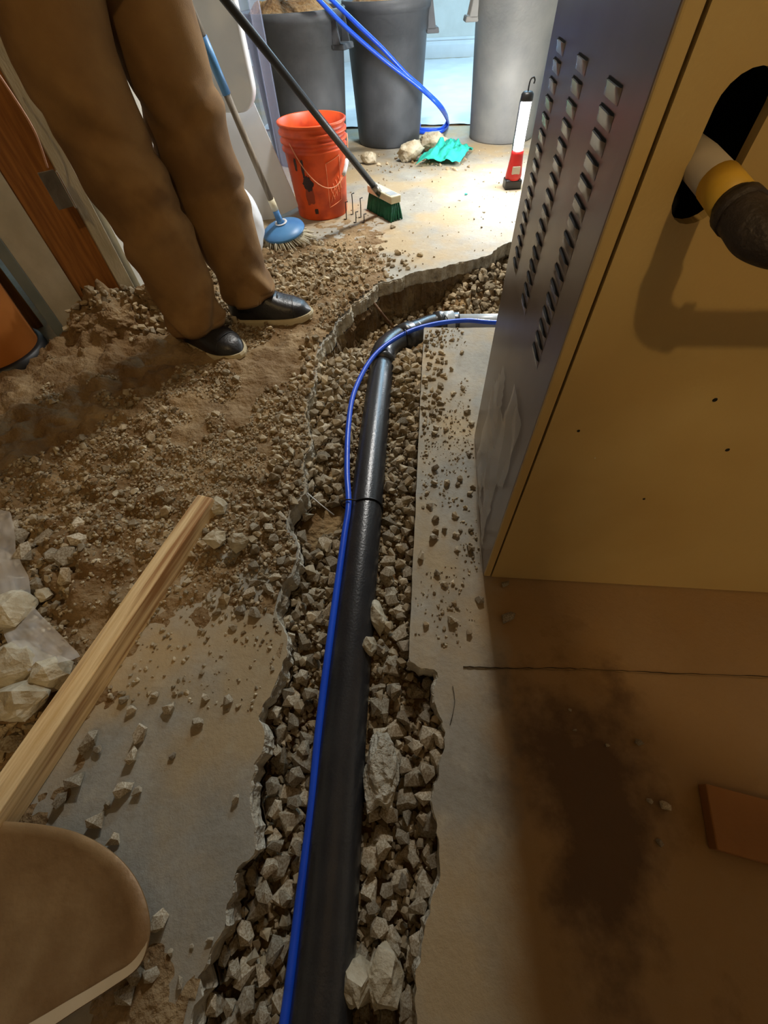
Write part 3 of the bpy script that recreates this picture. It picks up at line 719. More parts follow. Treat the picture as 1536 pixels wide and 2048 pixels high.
ZL = {0: ('grey crushed stone in the trench gravel around the black pipe', 'trench gravel stones'),
      1: ('pale crushed stone in the gravel spread between shoe and green broom', 'stones of the spread by the broom'),
      2: ('crushed stone half sunk in the brown mud left of the trench', 'stones in the mud'),
      3: ('broken stone in the rubble beyond the long lumber piece', 'rubble stones'),
      4: ('small stone lying on the slab strip between trench and furnace', 'stones on the slab strip'),
      5: ('loose pale stone on the bare slab between lumber and trench', 'stones on the bare slab'),
      6: ('loose stone on the slab close to the furnace base', 'stones by the furnace')}
def zlab(x, y, zn):
    if zn == 0:
        if y > 1.44: return ('crushed stone in the deep trench hollow beyond the pipe bend', 'stones in the deep hollow')
        if x < float(np.interp(y, pipe_line[:, 1], pipe_line[:, 0])): return ('grey crushed stone between the blue tube and the left trench edge', 'stones left of the tube')
        if y > .23: return ('crushed stone between the black pipe and the saw-cut slab edge', 'stones along the saw cut')
        return ('crushed stone between the black pipe and the broken slab edge', 'stones along the broken edge')
    return ZL[zn]
bigV = []; bigF = []; bigT = []; off = 0
for i, (x, y, z, s, zn) in enumerate(ST):
    k = int(RNG.integers(0, len(VAR))); e = Euler((RNG.uniform(-.6, .6), RNG.uniform(-.6, .6), RNG.uniform(0, 6.28))); sc = s * 1.15
    if i in single:
        o = bpy.data.objects.new('gravel_stone', VARM[k]); C.objects.link(o); o.location = (x, y, z); o.rotation_euler = e; o.scale = (sc, sc, sc)
        lb = zlab(x, y, zn); tag(o, lb[0], 'stone', lb[1])
    else:
        V, F = VAR[k]; Rm = np.array(e.to_matrix()); bigV.append((V * sc) @ Rm.T + np.array([x, y, z])); bigF.append(F + off); off += len(V); bigT.append(np.full(len(V), RNG.uniform(.55, 1.2)))
o = fromarr('gravel', np.concatenate(bigV), np.concatenate(bigF), MT['stone_stuff']); o.data.attributes.new('tone', 'FLOAT', 'POINT').data.foreach_set('value', np.concatenate(bigT).astype(np.float32)); tag(o, 'crushed stone gravel and grit filling the trench and strewn over the slab', 'gravel', kind='stuff')

# larger rocks, each its own thing
def rock(name, loc, dims, seed, label, m=None, sub=2, amp=.16, cat='rock', rot=0.0, fr=2.4, group=None):
    bm = bmesh.new(); r = random.Random(seed)
    for i in range(22):
        z = 1 - 2 * (i + .5) / 22; a = i * 2.4 + r.uniform(-.5, .5); q = math.sqrt(1 - z * z); k = r.uniform(.78, 1.15); bm.verts.new((q * math.cos(a) * k, q * math.sin(a) * k, z * k))
    h = bmesh.ops.convex_hull(bm, input=bm.verts[:]); bmesh.ops.delete(bm, geom=[e for e in h['geom_interior'] if isinstance(e, bmesh.types.BMVert)], context='VERTS')
    bmesh.ops.triangulate(bm, faces=bm.faces)
    for _ in range(sub): bmesh.ops.subdivide_edges(bm, edges=bm.edges[:], cuts=1, use_grid_fill=True)
    bmesh.ops.triangulate(bm, faces=bm.faces)
    co = np.array([v.co[:] for v in bm.verts]); n = fbm(co[:, 0] * fr + seed, co[:, 1] * fr + co[:, 2] * fr * 1.3, 4)
    for v, k in zip(bm.verts, n): v.co *= 1 + amp * float(k); v.co = Vector((v.co.x * dims[0] / 2, v.co.y * dims[1] / 2, v.co.z * dims[2] / 2))
    o = bmobj(name, bm, m or MT['rock']); o.location = loc; o.rotation_euler = (0, 0, rot); return tag(o, label, cat, group)
def gl(px, py, z): p = G(px, py, z); return (p.x, p.y, z)
rock('concrete_chunk', gl(762, 1545, -.045), (.075, .125, .07), 4, 'jagged pale concrete chunk wedged against the black pipe', MT['edge'], 3, .35, rot=.25)
rock('rock', gl(715, 1960, -.05), (.05, .06, .06), 5, 'large pale rock touching the near end of the pipe'); rock('rock', gl(770, 1950, -.055), (.06, .08, .05), 6, 'blocky grey rock among the near gravel right of the pipe')
rock('rock', gl(755, 1235, -.05), (.04, .085, .05), 8, 'long pointed pale rock standing beside the pipe', rot=.3); rock('rock', gl(738, 1292, -.04), (.036, .045, .05), 9, 'white wedge-shaped rock overlapping the pipe edge')
rock('rock', gl(738, 316, .03), (.12, .09, .07), 11, 'rounded rock on the floor beside the orange bucket and middle bin')
rock('rock', gl(822, 302, .05), (.16, .15, .12), 12, 'broken pale rock against the foot of the middle bin'); rock('rock', gl(866, 284, .05), (.24, .16, .11), 13, 'flat broken rock behind the teal cloth')
rock('rock', gl(808, 312, .03), (.09, .08, .07), 14, 'small rock in front of the pale rock by the middle bin')
rock('rock', gl(430, 1078, .035), (.055, .05, .05), 15, 'angular pale rock right of the far lumber end'); rock('rock', gl(475, 1082, .03), (.05, .048, .05), 16, 'white-faced rock beside the angular rock near the lumber')
rock('rock', gl(436, 1012, .03), (.05, .05, .04), 18, 'pale rock touching the far end of the lumber'); rock('rock', gl(100, 1345, .045), (.075, .065, .07), 19, 'grey rock between plastic sheet and lumber')
rock('rock', gl(88, 1190, .04), (.045, .035, .03), 20, 'small pale stone standing alone on the mud beyond the plastic sheet'); rock('rock', gl(20, 1220, .06), (.10, .10, .07), 21, 'ochre lump of rubble on the plastic sheet')
rock('rock', gl(30, 1330, .05), (.13, .09, .06), 22, 'ochre slab of rubble under the plastic sheet edge'); rock('rock', gl(40, 1400, .05), (.10, .09, .08), 23, 'brown rubble lump close to the lumber')
rock('soil_clod', gl(235, 650, .07), (.17, .15, .13), 31, 'dry clod of earth at the foot of the brown stud', MT['mud'], 3, .4, 'clod'); rock('soil_clod', gl(175, 660, .06), (.12, .12, .09), 32, 'dry clod of earth at the foot of the drywall edge', MT['mud'], 3, .4, 'clod')
rock('soil_clod', gl(320, 600, .09), (.15, .13, .15), 33, 'earth clod behind the person below the cream casing', MT['mud'], 3, .4, 'clod')
o = box('lath', -.012, .012, -.004, .004, -.09, .09, MT['lath'], None, .001); o.location = AY(316, 595, 1.48); o.rotation_euler = (.3, .75, .3); tag(o, 'short pale wooden lath stuck in the earth clods by the wall', 'lath')

# ------------------------------------------------------------------ lumber
def lumber():
    a = G(411, 992, .056); bq = G(-60, 1668, .056); d = (a - bq); L = d.length; mid = (a + bq) / 2
    o = box('lumber', -.022, .022, -.0285, .0285, -L / 2, L / 2, MT['wood'], None, .003, seg=3)
    zq = d.normalized(); xq = Vector((zq.y, -zq.x, 0)).normalized(); yq = zq.cross(xq)
    o.matrix_world = Matrix((( *yq, 0), (0, 0, 0, 0), (0, 0, 0, 0), (0, 0, 0, 1))).to_4x4() if False else Matrix(((xq.x, yq.x, zq.x, mid.x), (xq.y, yq.y, zq.y, mid.y), (xq.z, yq.z, zq.z, mid.z - .028), (0, 0, 0, 1)))
    tag(o, 'long fresh-sawn piece of lumber lying across the mud', 'lumber')
lumber()

# ------------------------------------------------------------------ plastic sheeting on the rubble
def sheet(name, pts_px, z, m, label, nx=26, ny=20):
    c = [G(*p, z) for p in pts_px]; V = []; F = []
    for i in range(nx + 1):
        for j in range(ny + 1):
            u = i / nx; v = j / ny; p = c[0] * (1 - u) * (1 - v) + c[1] * u * (1 - v) + c[2] * u * v + c[3] * (1 - u) * v
            p.z += .018 * float(fbm(p.x * 14, p.y * 14, 4)) + .010 * abs(float(fbm(p.x * 30 + 4, p.y * 9, 3))) ; V.append(p)
    for i in range(nx):
        for j in range(ny): a = i * (ny + 1) + j; F.append((a, a + 1, a + ny + 2, a + ny + 1))
    o = mesh(name, V, F, m, None, True); tag(o, label, 'plastic sheet'); return o
sheet('plastic_sheet', ((-60, 1010), (18, 1022), (62, 1195), (-50, 1200)), .062, MT['film'], 'crumpled clear plastic scrap on the rubble farther from the lumber')
sheet('plastic_sheet', ((-40, 1195), (50, 1195), (165, 1315), (60, 1345)), .058, MT['film'], 'strip of clear plastic running towards the lumber')

# ------------------------------------------------------------------ shovel blade
def shovel():
    root = empty('shovel', G(60, 1850, .0)); tag(root, 'rust-brown steel shovel resting on the slab near the lumber end', 'shovel')
    inv = Matrix.Translation(-Vector(root.location))
    out = [G(px_, py_, .032) for px_, py_ in ((-70, 1640), (0, 1643), (80, 1650), (150, 1665), (210, 1695), (255, 1735), (285, 1785), (299, 1840), (296, 1890), (276, 1935), (222, 1975), (160, 2015), (100, 2055), (20, 2105), (-70, 2140))]
    out = catmull(out, 5); cen = G(-90, 1880, .032); cen.z = .016; V = []; F = []; K = 9; N = len(out)
    for k in range(K + 1):
        t = k / K
        for p in out: q = cen.lerp(p, t); q.z = .012 + .022 * t * t; V.append(q)
    for k in range(K):
        for i in range(N - 1): F.append((k * N + i, k * N + i + 1, (k + 1) * N + i + 1, (k + 1) * N + i))
    o = mesh('blade', V, F, MT['shovel'], root, True); o.matrix_parent_inverse = inv
    sm = o.modifiers.new('thick', 'SOLIDIFY'); sm.thickness = .003; sm.offset = -1
    # rolled edge strip along one side of the blade
    V2 = []; F2 = []; sel = [i for i in range(N) if i >= 38]
    for i in sel:
        p = out[i]; d = (cen - p); d.z = 0; d.normalize(); w_ = .020 * min(1, (i - 38) / 9); V2 += [p + Vector((0, 0, .003)), p + d * w_ + Vector((0, 0, .001))]
    for k in range(len(sel) - 1): a = 2 * k; F2.append((a, a + 1, a + 3, a + 2))
    q = mesh('side_strip', V2, F2, pm('worn_shovel_edge', sRGB(186, 160, 122), sRGB(198, 174, 138), 9., .5), root, True); q.matrix_parent_inverse = inv
    q = tube('socket', [(-.68, -.17, .030), (-.78, -.18, .060), (-.92, -.19, .11)], [.02, .022, .023], 16, MT['shovel'], root); q.matrix_parent_inverse = inv
    q = tube('handle', [(-.90, -.189, .103), (-1.3, -.21, .25), (-1.9, -.24, .47)], .019, 14, MT['handlewood'], root); q.matrix_parent_inverse = inv
shovel()
o = box('wooden_board', 0, .55, 0, .085, 0, .022, MT['cardboard'], None, .002); o.location = (.470, -.012, .001); o.rotation_euler = (0, 0, -.16); tag(o, 'brown flat board lying on the stained floor below the furnace side', 'board')

# ------------------------------------------------------------------ bins
def bin_(loc, label, scl=1.0, yaw=0.0, m=None, hgt=.66):
    m = m or MT['bin']; r = empty('trash_bin', loc, (0, 0, yaw)); tag(r, label, 'bin', 'grey waste bins')
    R0, R1 = .225 * scl, .268 * scl
    def rr(z): return R0 + (R1 - R0) * z / hgt
    prof = [(0, .004), (R0 - .012, .004), (R0 - .004, .0), (R0, .008), (rr(.03), .03), (rr(hgt * .45), hgt * .45), (rr(hgt * .80), hgt * .80), (rr(hgt * .80) + .006, hgt * .805), (rr(hgt * .93) + .006, hgt * .93), (R1 + .012, hgt * .94), (R1 + .014, hgt - .004), (R1 + .010, hgt), (R1 + .002, hgt), (R1 - .004, hgt - .006), (R1 - .008, hgt * .9), (R0 - .01, .05), (0, .045)]
    lathe('body', prof, 64, m, r)
    for s in (-1, 1):
        bm = bmesh.new(); x0 = R1 + .002
        bbox(bm, x0 - .012, x0 + .012, -.062, -.05, hgt - .135, hgt - .012); bbox(bm, x0 - .012, x0 + .012, .05, .062, hgt - .135, hgt - .012)
        vs = bbox(bm, x0 - .016, x0 + .030, -.062, .062, hgt - .150, hgt - .125)
        for v in bm.verts:
            t = (hgt - v.co.z) / .14
            if v.co.x > x0: v.co.x += .030 * t * (1 if True else 0)
        bmesh.ops.bevel(bm, geom=bm.edges[:], offset=.003, segments=2, affect='EDGES')
        bm.transform(Matrix.Rotation(0 if s > 0 else PI, 4, 'Z')); bmobj('handle', bm, m, r)
    return r, R1, hgt
def heap_in(loc, R, z0, label, seed):
    V = []; F = []; n = 40; K = 12
    for k in range(K + 1):
        t = k / K
        for i in range(n):
            a = 2 * PI * i / n; x, y = R * t * math.cos(a), R * t * math.sin(a); V.append((x, y, .055 * (1 - t ** 2.2) + .05 * float(fbm(x * 9 + seed, y * 9, 4)) * (1 - t ** 6)))
    for k in range(K):
        for i in range(n): j = (i + 1) % n; F.append((k * n + i, k * n + j, (k + 1) * n + j, (k + 1) * n + i))
    o = mesh('soil_heap', V, F, MT['soil'], None, False); o.location = (loc[0], loc[1], z0); return tag(o, label, 'soil', kind='stuff')
b1 = (-.835, 3.61, 0); b2 = (-.325, 3.985, 0); b3 = (.485, 4.02, 0)
bin_(b1, 'grey waste bin filled with excavated soil behind the orange bucket', 1.08, -.35, None, .655)
heap_in(b1, .262 * 1.02, .635, 'excavated soil heaped in the bin behind the orange bucket', 3)
bin_(b2, 'grey waste bin with soil standing between the other two bins', .98, .12, None, .66)
heap_in(b2, .252, .635, 'excavated soil filling the middle bin', 8)
bin_(b3, 'grey waste bin standing next to the lit work light', .99, .1, MT['bin_lit'], .70)

def tarp():
    xs = np.linspace(-1.4, 1.5, 90); ys = np.linspace(4.36, 7.6, 90); X, Y = np.meshgrid(xs, ys, indexing='ij')
    Z = .006 + .022 * np.abs(fbm(X, Y, 4, 3.2)) ** 1.3 + .012 * np.maximum(0, fbm(X + 9, Y, 3, 7.))
    idx = np.arange(8100).reshape(90, 90); q = np.stack([idx[:-1, :-1], idx[1:, :-1], idx[1:, 1:], idx[:-1, 1:]], -1).reshape(-1, 4)
    o = fromarr('drop_sheet', np.stack([X.ravel(), Y.ravel(), Z.ravel()], 1), q, MT['whiteplastic'], None, True); tag(o, 'wrinkled white drop sheet spread on the floor behind the bins', 'drop sheet')
tarp()
# ------------------------------------------------------------------ orange bucket
def bucket():
    c = G(638, 442, 0) + Vector((.0, .135, 0)); r = empty('bucket', c, (0, 0, .0)); tag(r, 'open orange plastic bucket with black stains and wire bail', 'bucket')
    H = .375
    def rr(z): return .132 + (.158 - .132) * z / H
    prof = [(0, .004), (.128, .004), (.131, 0), (.132, .004), (rr(.27), .27), (rr(.275) + .008, .272), (rr(.28) + .008, .280), (rr(.285), .284), (rr(.298), .298), (rr(.3) + .009, .301), (rr(.31) + .009, .31), (rr(.314), .314), (rr(.328), .328), (rr(.33) + .009, .331), (rr(.34) + .009, .34), (rr(.344), .344),
            (rr(.362), .362), (rr(H) + .006, .364), (rr(H) + .008, .372), (rr(H) + .003, H), (rr(H) - .004, H - .002), (rr(.3) - .006, .3), (.125, .012), (0, .012)]
    lathe('shell', prof, 64, MT['orange'], r)
    def patch(name, a0, a1, z0, z1, m, jag=.3, seed=1, off=.0012):
        V = []; F = []; n = 10; k = 10
        for i in range(n + 1):
            for j in range(k + 1):
                u = i / n; v = j / k; nz = float(fbm(seed + u * 4, v * 5, 3)); ee = 1 - jag * (.5 + nz) * (abs(v - .5) * 2); a = (a0 + a1) / 2 + (a1 - a0) * (u - .5) * ee; z = (z0 + z1) / 2 + (z1 - z0) * (v - .5) * (1 - jag * .6 * (.5 + float(fbm(seed + 9 + u * 6, 2., 2))))
                q = rr(z) + off; V.append((q * math.cos(a), q * math.sin(a), z))
        for i in range(n):
            for j in range(k): b = i * (k + 1) + j; F.append((b, b + 1, b + k + 2, b + k + 1))
        return mesh(name, V, F, m, r, True)
    d = -PI / 2
    patch('black_stain', d - .42, d + .02, .125, .195, MT['blackstain'], .95, 3); patch('brown_smear', d - .36, d - .02, .065, .150, pm('brown_smear', sRGB(150, 58, 22), rough=.6), .5, 7, .0008); patch('black_stain', d - .10, d + .04, .03, .055, MT['blackstain'], .3, 12)
    patch('dark_drip', d - .62, d - .50, .20, .265, MT['blackstain'], .6, 21); patch('dark_drip', d - .35, d - .24, .17, .265, MT['blackstain'], .6, 25)
    # printed outline rectangle and crossed scribble
    def line(name, pts):
        P = [((rr(z) + .0016) * math.cos(d + a), (rr(z) + .0016) * math.sin(d + a), z) for a, z in pts]; return tube(name, P, .0013, 6, MT['white_print'], r)
    line('printed_frame', [(.50 + .55 * t, .235 + .02 * t) for t in np.linspace(0, 1, 8)]); line('printed_frame', [(.50, .235 - .18 * t) for t in np.linspace(0, 1, 6)]); line('printed_frame', [(.50 + .55 * t, .055 + .02 * t) for t in np.linspace(0, 1, 8)]); line('printed_frame', [(1.05, .255 - .18 * t) for t in np.linspace(0, 1, 6)])
    for k in range(4):
        line('printed_scribble', [(.58 + .12 * k + .16 * t, .075 + .055 * t + .012 * k) for t in np.linspace(0, 1, 5)]); line('printed_scribble', [(.58 + .12 * k + .16 * t, .14 - .055 * t + .012 * k) for t in np.linspace(0, 1, 5)])
    # bail: wire hanging at the front right with a white grip
    pts = []
    for i in range(25):
        a = d - .55 + 2.2 * i / 24; sag = math.sin(PI * i / 24); pts.append(((.166 + .010 * sag) * math.cos(a), (.166 + .010 * sag) * math.sin(a), .315 - .17 * sag))
    bl = tube('bail', pts, .0022, 8, pm('pale_wire', sRGB(222, 150, 110), rough=.4), r); tube('grip', [pts[17], pts[18], pts[19], pts[20]], .009, 12, MT['whiteplastic'], r)
bucket()

# orange-brown tub at far left
tb = empty('tub', (-1.515, 1.185, 0)); tag(tb, 'orange-brown plastic tub with dark foot ring beside the plywood board', 'tub')
lathe('shell', [(.142, .05), (.145, .055), (.165, .42), (.171, .425), (.171, .44), (.163, .44), (.158, .42), (.138, .06), (0, .06)], 48, MT['orangebrown'], tb); lathe('foot_ring', [(0, .002), (.158, .002), (.163, .006), (.160, .05), (.146, .054), (0, .054)], 48, MT['blackplastic'], tb)
# metal strike plate and thin cord on the stud
sp = empty('latch_plate', AY(112, 380, 1.40)); tag(sp, 'shiny bent metal latch plate fixed to the brown stud', 'latch')
box('plate', -.022, .022, -.004, .0, -.045, .045, MT['steel'], sp, .001); box('bent_lip', .020, .026, -.028, .0, -.045, .045, pm('bright_steel', sRGB(235, 235, 235), rough=.12, metal=1.), sp, .002)
sp.rotation_euler = (0, 0, ang)
o = tube('cord', catmull([AY(-30, 110, 1.36), AY(25, 190, 1.36), AY(70, 265, 1.37), AY(95, 335, 1.385)], 8), .0028, 8, MT['pink']); tag(o, 'thin pinkish cord hanging in front of the brown stud', 'cord')

# ------------------------------------------------------------------ broom with green bristles
def broom():
    h0 = AY(768, 398, 2.575); root = empty('broom', (-.255, 2.575, 0)); tag(root, 'push broom with green bristles and long black handle', 'broom'); inv = Matrix.Translation(-Vector(root.location))
    top = AY(440, -14, 1.95); d = (top - h0).normalized(); end = h0 + d * 1.55
    def ap(o): o.parent = root; o.matrix_parent_inverse = inv; return o
    ap(tube('handle', [h0 + d * .10, h0 + d * .6, end], .0145, 16, MT['blackplastic'])); ap(tube('ferrule', [h0 + d * .055, h0 + d * .115], .0165, 16, MT['steel'])); ap(tube('socket', [h0 - d * .006, h0 + d * .06], [.020, .015], 16, pm('socket_green', sRGB(70, 104, 98), rough=.5)))
    a = G(733, 372, .10); b = G(803, 408, .10); ax = (b - a).normalized(); L = .235; cen = Vector((-.243, 2.56, .092))
    ya = Vector((-ax.y, ax.x, 0)); Mx = Matrix(((ax.x, ya.x, 0, cen.x), (ax.y, ya.y, 0, cen.y), (ax.z * 0, 0, 1, cen.z), (0, 0, 0, 1)))
    ap(box('block', -L / 2, L / 2, -.03, .03, -.016, .016, MT['cream'], None, .004, Mx)); ap(box('label_patch', .045, .10, -.022, .022, .0155, .0172, MT['greypvc'], None, .0005, Mx))
    # bristles as tapered tufts
    V = []; F = []; nx, ny = 22, 5
    for i in range(nx):
        for j in range(ny):
            u = (i + .5) / nx - .5; v = (j + .5) / ny - .5; p0 = Vector((u * L * .95, v * .05, -.014)); p1 = Vector((u * L * 1.04 + random.uniform(-.004, .004), v * .085 + random.uniform(-.004, .004), -.089)); v_, f_ = tube_data([p0, (p0 + p1) / 2, p1], [.0052, .0064, .0058], 6); bq = len(V); V += [Mx @ q for q in v_]; F += [tuple(k + bq for k in f) for f in f_]
    q = mesh('bristles', V, F, MT['green'], None, True); q['kind'] = 'stuff'; ap(q)
broom()

# ------------------------------------------------------------------ mop with blue cap
def mop():
    base = G(566, 462, .05); root = empty('mop', (base.x, base.y, 0)); tag(root, 'mop with round blue cap and frayed pale strands beside the orange bucket', 'mop'); inv = Matrix.Translation(-Vector(root.location))
    def ap(o): o.parent = root; o.matrix_parent_inverse = inv; return o
    c = Vector((base.x, base.y + .01, .055)); top = AY(452, 185, 2.14); d = (top - c).normalized()
    q = lathe('cap', [(0, .030), (.020, .030), (.030, .026), (.07, .014), (.100, .0), (.104, -.008), (.100, -.012), (0, -.006)], 48, MT['capblue']); q.location = c; q.rotation_euler = (.16, -.10, 0); ap(q)
    q = lathe('cap_ring', [(.018, .029), (.028, .031), (.030, .028), (.018, .0275)], 32, MT['whiteplastic'], closed=True); q.location = c + Vector((0, 0, .0015)); q.rotation_euler = (.16, -.10, 0); ap(q)
    ap(tube('socket', [c + d * .015, c + d * .09], [.017, .0135], 16, MT['capblue'])); ap(tube('collar', [c + d * .085, c + d * .13], .0155, 16, MT['cream'])); ap(tube('handle', [c + d * .12, c + d * .5], .0135, 14, MT['handlewood'])); ap(tube('blue_grip', [c + d * .49, c + d * .64], .0165, 14, MT['capblue'])); ap(tube('handle_end', [c + d * .63, c + d * 1.05], .0135, 14, MT['handlewood']))
    paths = []
    for i in range(110):
        a = random.uniform(0, 2 * PI); r1 = random.uniform(.09, .135) * (1.15 if math.cos(a) > .3 else 1); paths.append([c + Vector((.05 * math.cos(a), .05 * math.sin(a), -.008)), c + Vector((.09 * math.cos(a), .09 * math.sin(a), -.022)), Vector((c.x + r1 * math.cos(a + .15), c.y + r1 * math.sin(a + .15), random.uniform(.004, .012)))])
    q = multitube('strands', paths, .003, 5, MT['strand']); q['kind'] = 'stuff'; ap(q)
mop()

# ------------------------------------------------------------------ white things behind the person
def rounded_slab(name, w_, h_, t, rad, m, label, cat, loc, rot):
    bm = bmesh.new(); pts = []
    for cx, cz, a0 in ((w_ / 2 - rad, -h_ / 2 + rad, -PI / 2), (w_ / 2 - rad, h_ / 2 - rad, 0), (-w_ / 2 + rad, h_ / 2 - rad, PI / 2), (-w_ / 2 + rad, -h_ / 2 + rad, PI)):
        for i in range(9): a = a0 + PI / 2 * i / 8; pts.append((cx + rad * math.cos(a), cz + rad * math.sin(a)))
    f = bm.faces.new([bm.verts.new((p[0], 0, p[1])) for p in pts]); r = bmesh.ops.extrude_face_region(bm, geom=[f])
    for v in r['geom']:
        if isinstance(v, bmesh.types.BMVert): v.co.y += t
    es = [e for e in bm.edges if abs(e.verts[0].co.y - e.verts[1].co.y) < 1e-6]; bmesh.ops.bevel(bm, geom=es, offset=t * .3, segments=4, affect='EDGES', profile=.5)
    o = bmobj(name, bm, m, None, True); o.location = loc; o.rotation_euler = rot; return tag(o, label, cat)
p = AY(440, 75, 2.42)
rounded_slab('plastic_board', .26, .62, .05, .09, MT['whiteplastic'], 'white plastic board with rounded corners leaning on the partition', 'board', (p.x - .03, 2.40, .74), (.06, .02, -.10))
o = box('drywall_offcut', -.14, .14, -.006, .006, 0, .62, MT['whiteplastic'], None, .001); o.location = (-.83, 2.52, .003); o.rotation_euler = (-.12, -.30, .25); tag(o, 'white drywall offcut leaning behind the mop handle', 'drywall')
def bag():
    bm = bmesh.new(); bmesh.ops.create_icosphere(bm, subdivisions=4, radius=1)
    for v in bm.verts:
        n = float(fbm(v.co.x * 2.2 + 4, v.co.y * 2.2 + v.co.z * 3, 4)); v.co *= 1 + .12 * n; v.co = Vector((v.co.x * .09, v.co.y * .09, max(-.13, v.co.z * .14)))
    o = bmobj('plastic_bag', bm, MT['whiteplastic'], None, True); o.location = (-.835, 2.06, .131); tag(o, 'crumpled white plastic bag standing behind the person’s trouser leg'.replace('’', "'"), 'bag')
bag()
def poly_curtain():
    V = []; F = []; nx, nz = 24, 20
    for i in range(nx + 1):
        for j in range(nz + 1):
            u = i / nx; z = 1.35 * j / nz + .02; V.append((-.97 + .19 * u + .008 * math.sin(u * 30), 2.80 + .02 * math.sin(u * 22 + z), z))
    for i in range(nx):
        for j in range(nz): a = i * (nz + 1) + j; F.append((a, a + 1, a + nz + 2, a + nz + 1))
    o = mesh('poly_sheet', V, F, MT['film2'], None, True); tag(o, 'clear plastic sheet hanging in front of the bin beside the end stud', 'plastic sheet')
poly_curtain()

# ------------------------------------------------------------------ blue hose in front of the bins
hp = [(-.86, 3.62, .80), (-.80, 3.50, .83)] ; hp = [Vector(q) for q in hp]
A1 = [AY(600, -45, 3.30), AY(640, 2, 3.34), AY(700, 62, 3.42), AY(770, 122, 3.52), AY(840, 176, 3.62), AY(880, 215, 3.68)]
low = [G(896, 246, .03), G(885, 262, .012), G(862, 265, .012), G(835, 263, .012)]
o = tube('blue_hose', catmull(hp + A1 + low + [Vector((-.12, 4.32, .012)), Vector((-.3, 4.5, .012))], 8), .0105, 12, MT['blue']); tag(o, 'blue plastic hose looping to the floor past the middle bin', 'hose')
A2 = [Vector((-.90, 3.70, .78)), Vector((-.80, 3.52, .87)), AY(612, -48, 3.36), AY(664, 0, 3.40), AY(716, 50, 3.46), AY(765, 97, 3.53), AY(812, 147, 3.60), AY(846, 177, 3.645), AY(884, 215, 3.70)]
o = tube('blue_hose', catmull(A2 + [q + Vector((-.006, .024, .012)) for q in low] + [Vector((-.12, 4.36, .02)), Vector((-.3, 4.54, .012))], 8), .0105, 12, MT['blue']); tag(o, 'second blue hose strand above the looping one', 'hose')

# ------------------------------------------------------------------ teal cloth
def cloth():
    c = G(892, 318, 0); V = []; F = []; n = 44
    for i in range(n + 1):
        for j in range(n + 1):
            u = i / n - .5; v = j / n - .5; k = float(fbm(u * 4 + 2, v * 4 + 8, 4)); rad = math.hypot(u, v); edge = 1 + .25 * float(fbm(math.atan2(v, u) * 1.5, 3., 2))
            x = u * .27 * edge + .02 * float(fbm(u * 5, v * 5 + 3, 2)) + .12 * v; y = v * .33 * edge; z = .010 + max(0, .11 * (1 - rad * 1.4)) * (.7 + 1.3 * k) + .03 * abs(float(fbm(u * 5, v * 5, 2)))
            V.append((x, y, max(z, .004)))
    for i in range(n):
        for j in range(n): a = i * (n + 1) + j; F.append((a, a + 1, a + n + 2, a + n + 1))
    o = mesh('cloth', V, F, MT['teal'], None, True); o.location = (c.x, c.y, 0); sm = o.modifiers.new('t', 'SOLIDIFY'); sm.thickness = .002; tag(o, 'crumpled teal cloth on the floor in front of the bins', 'cloth')
cloth()
q = rock('cloth_scrap', gl(932, 388, .004), (.02, .014, .008), 41, 'tiny teal scrap on the floor between the cloth and the trench', MT['teal'], 1, .3, 'scrap')
# bent wire pins beside the broom
for k, (px, py, hh) in enumerate(((693, 440, .10), (706, 430, .12), (722, 436, .11), (712, 446, .06), (728, 447, .05))):
    p = G(px, py, .0); bx_ = random.uniform(-.02, .02)
    o = tube('wire_pin', [(p.x - .012, p.y, .003), (p.x, p.y, .003), (p.x + .002, p.y + .004, hh * .5), (p.x + .001, p.y + .01, hh * .75), (p.x + .014, p.y + .012, hh * .78)], .0026, 6, MT['blackplastic']); tag(o, 'bent black wire pin standing by the orange bucket', 'wire pin', 'bent wire pins')

# ------------------------------------------------------------------ work light
def worklight():
    b = G(1024, 380, 0) + Vector((.0, .04, 0)); r = empty('work_light', b, (0, 0, .1)); tag(r, 'lit LED stick work light with red base standing on the floor', 'work light')
    o = box('foot', -.046, .046, -.04, .04, 0, .045, MT['blackplastic'], r, .008, seg=3)
    lathe('base', [(0, .04), (.043, .042), (.044, .06), (.038, .10), (.033, .15), (.032, .165), (0, .168)], 32, MT['red'], r)
    bm = bmesh.new(); bbox(bm, -.022, .022, -.0425, -.036, .07, .105); bmesh.ops.bevel(bm, geom=bm.edges[:], offset=.002, segments=2, affect='EDGES'); bmobj('base_label', bm, MT['sleeve_shade_label'], r)
    lathe('led_tube', [(0, .17), (.024, .17), (.025, .174), (.025, .352), (.024, .356), (0, .356)], 28, MT['led'], r)
    lathe('cap', [(0, .355), (.030, .355), (.032, .360), (.030, .382), (.022, .390), (0, .392)], 32, MT['blackplastic'], r)
    tube('hook', catmull([(0, 0, .388), (0, 0, .415), (.004, 0, .432), (.016, 0, .438), (.024, 0, .428), (.022, 0, .416)], 6), .0035, 8, MT['blackplastic'], r)
    for s in (-1,): box('frame_strip', s * .028 - .003, s * .028 + .003, -.006, .012, .165, .358, MT['blackplastic'], r, .001)
worklight()

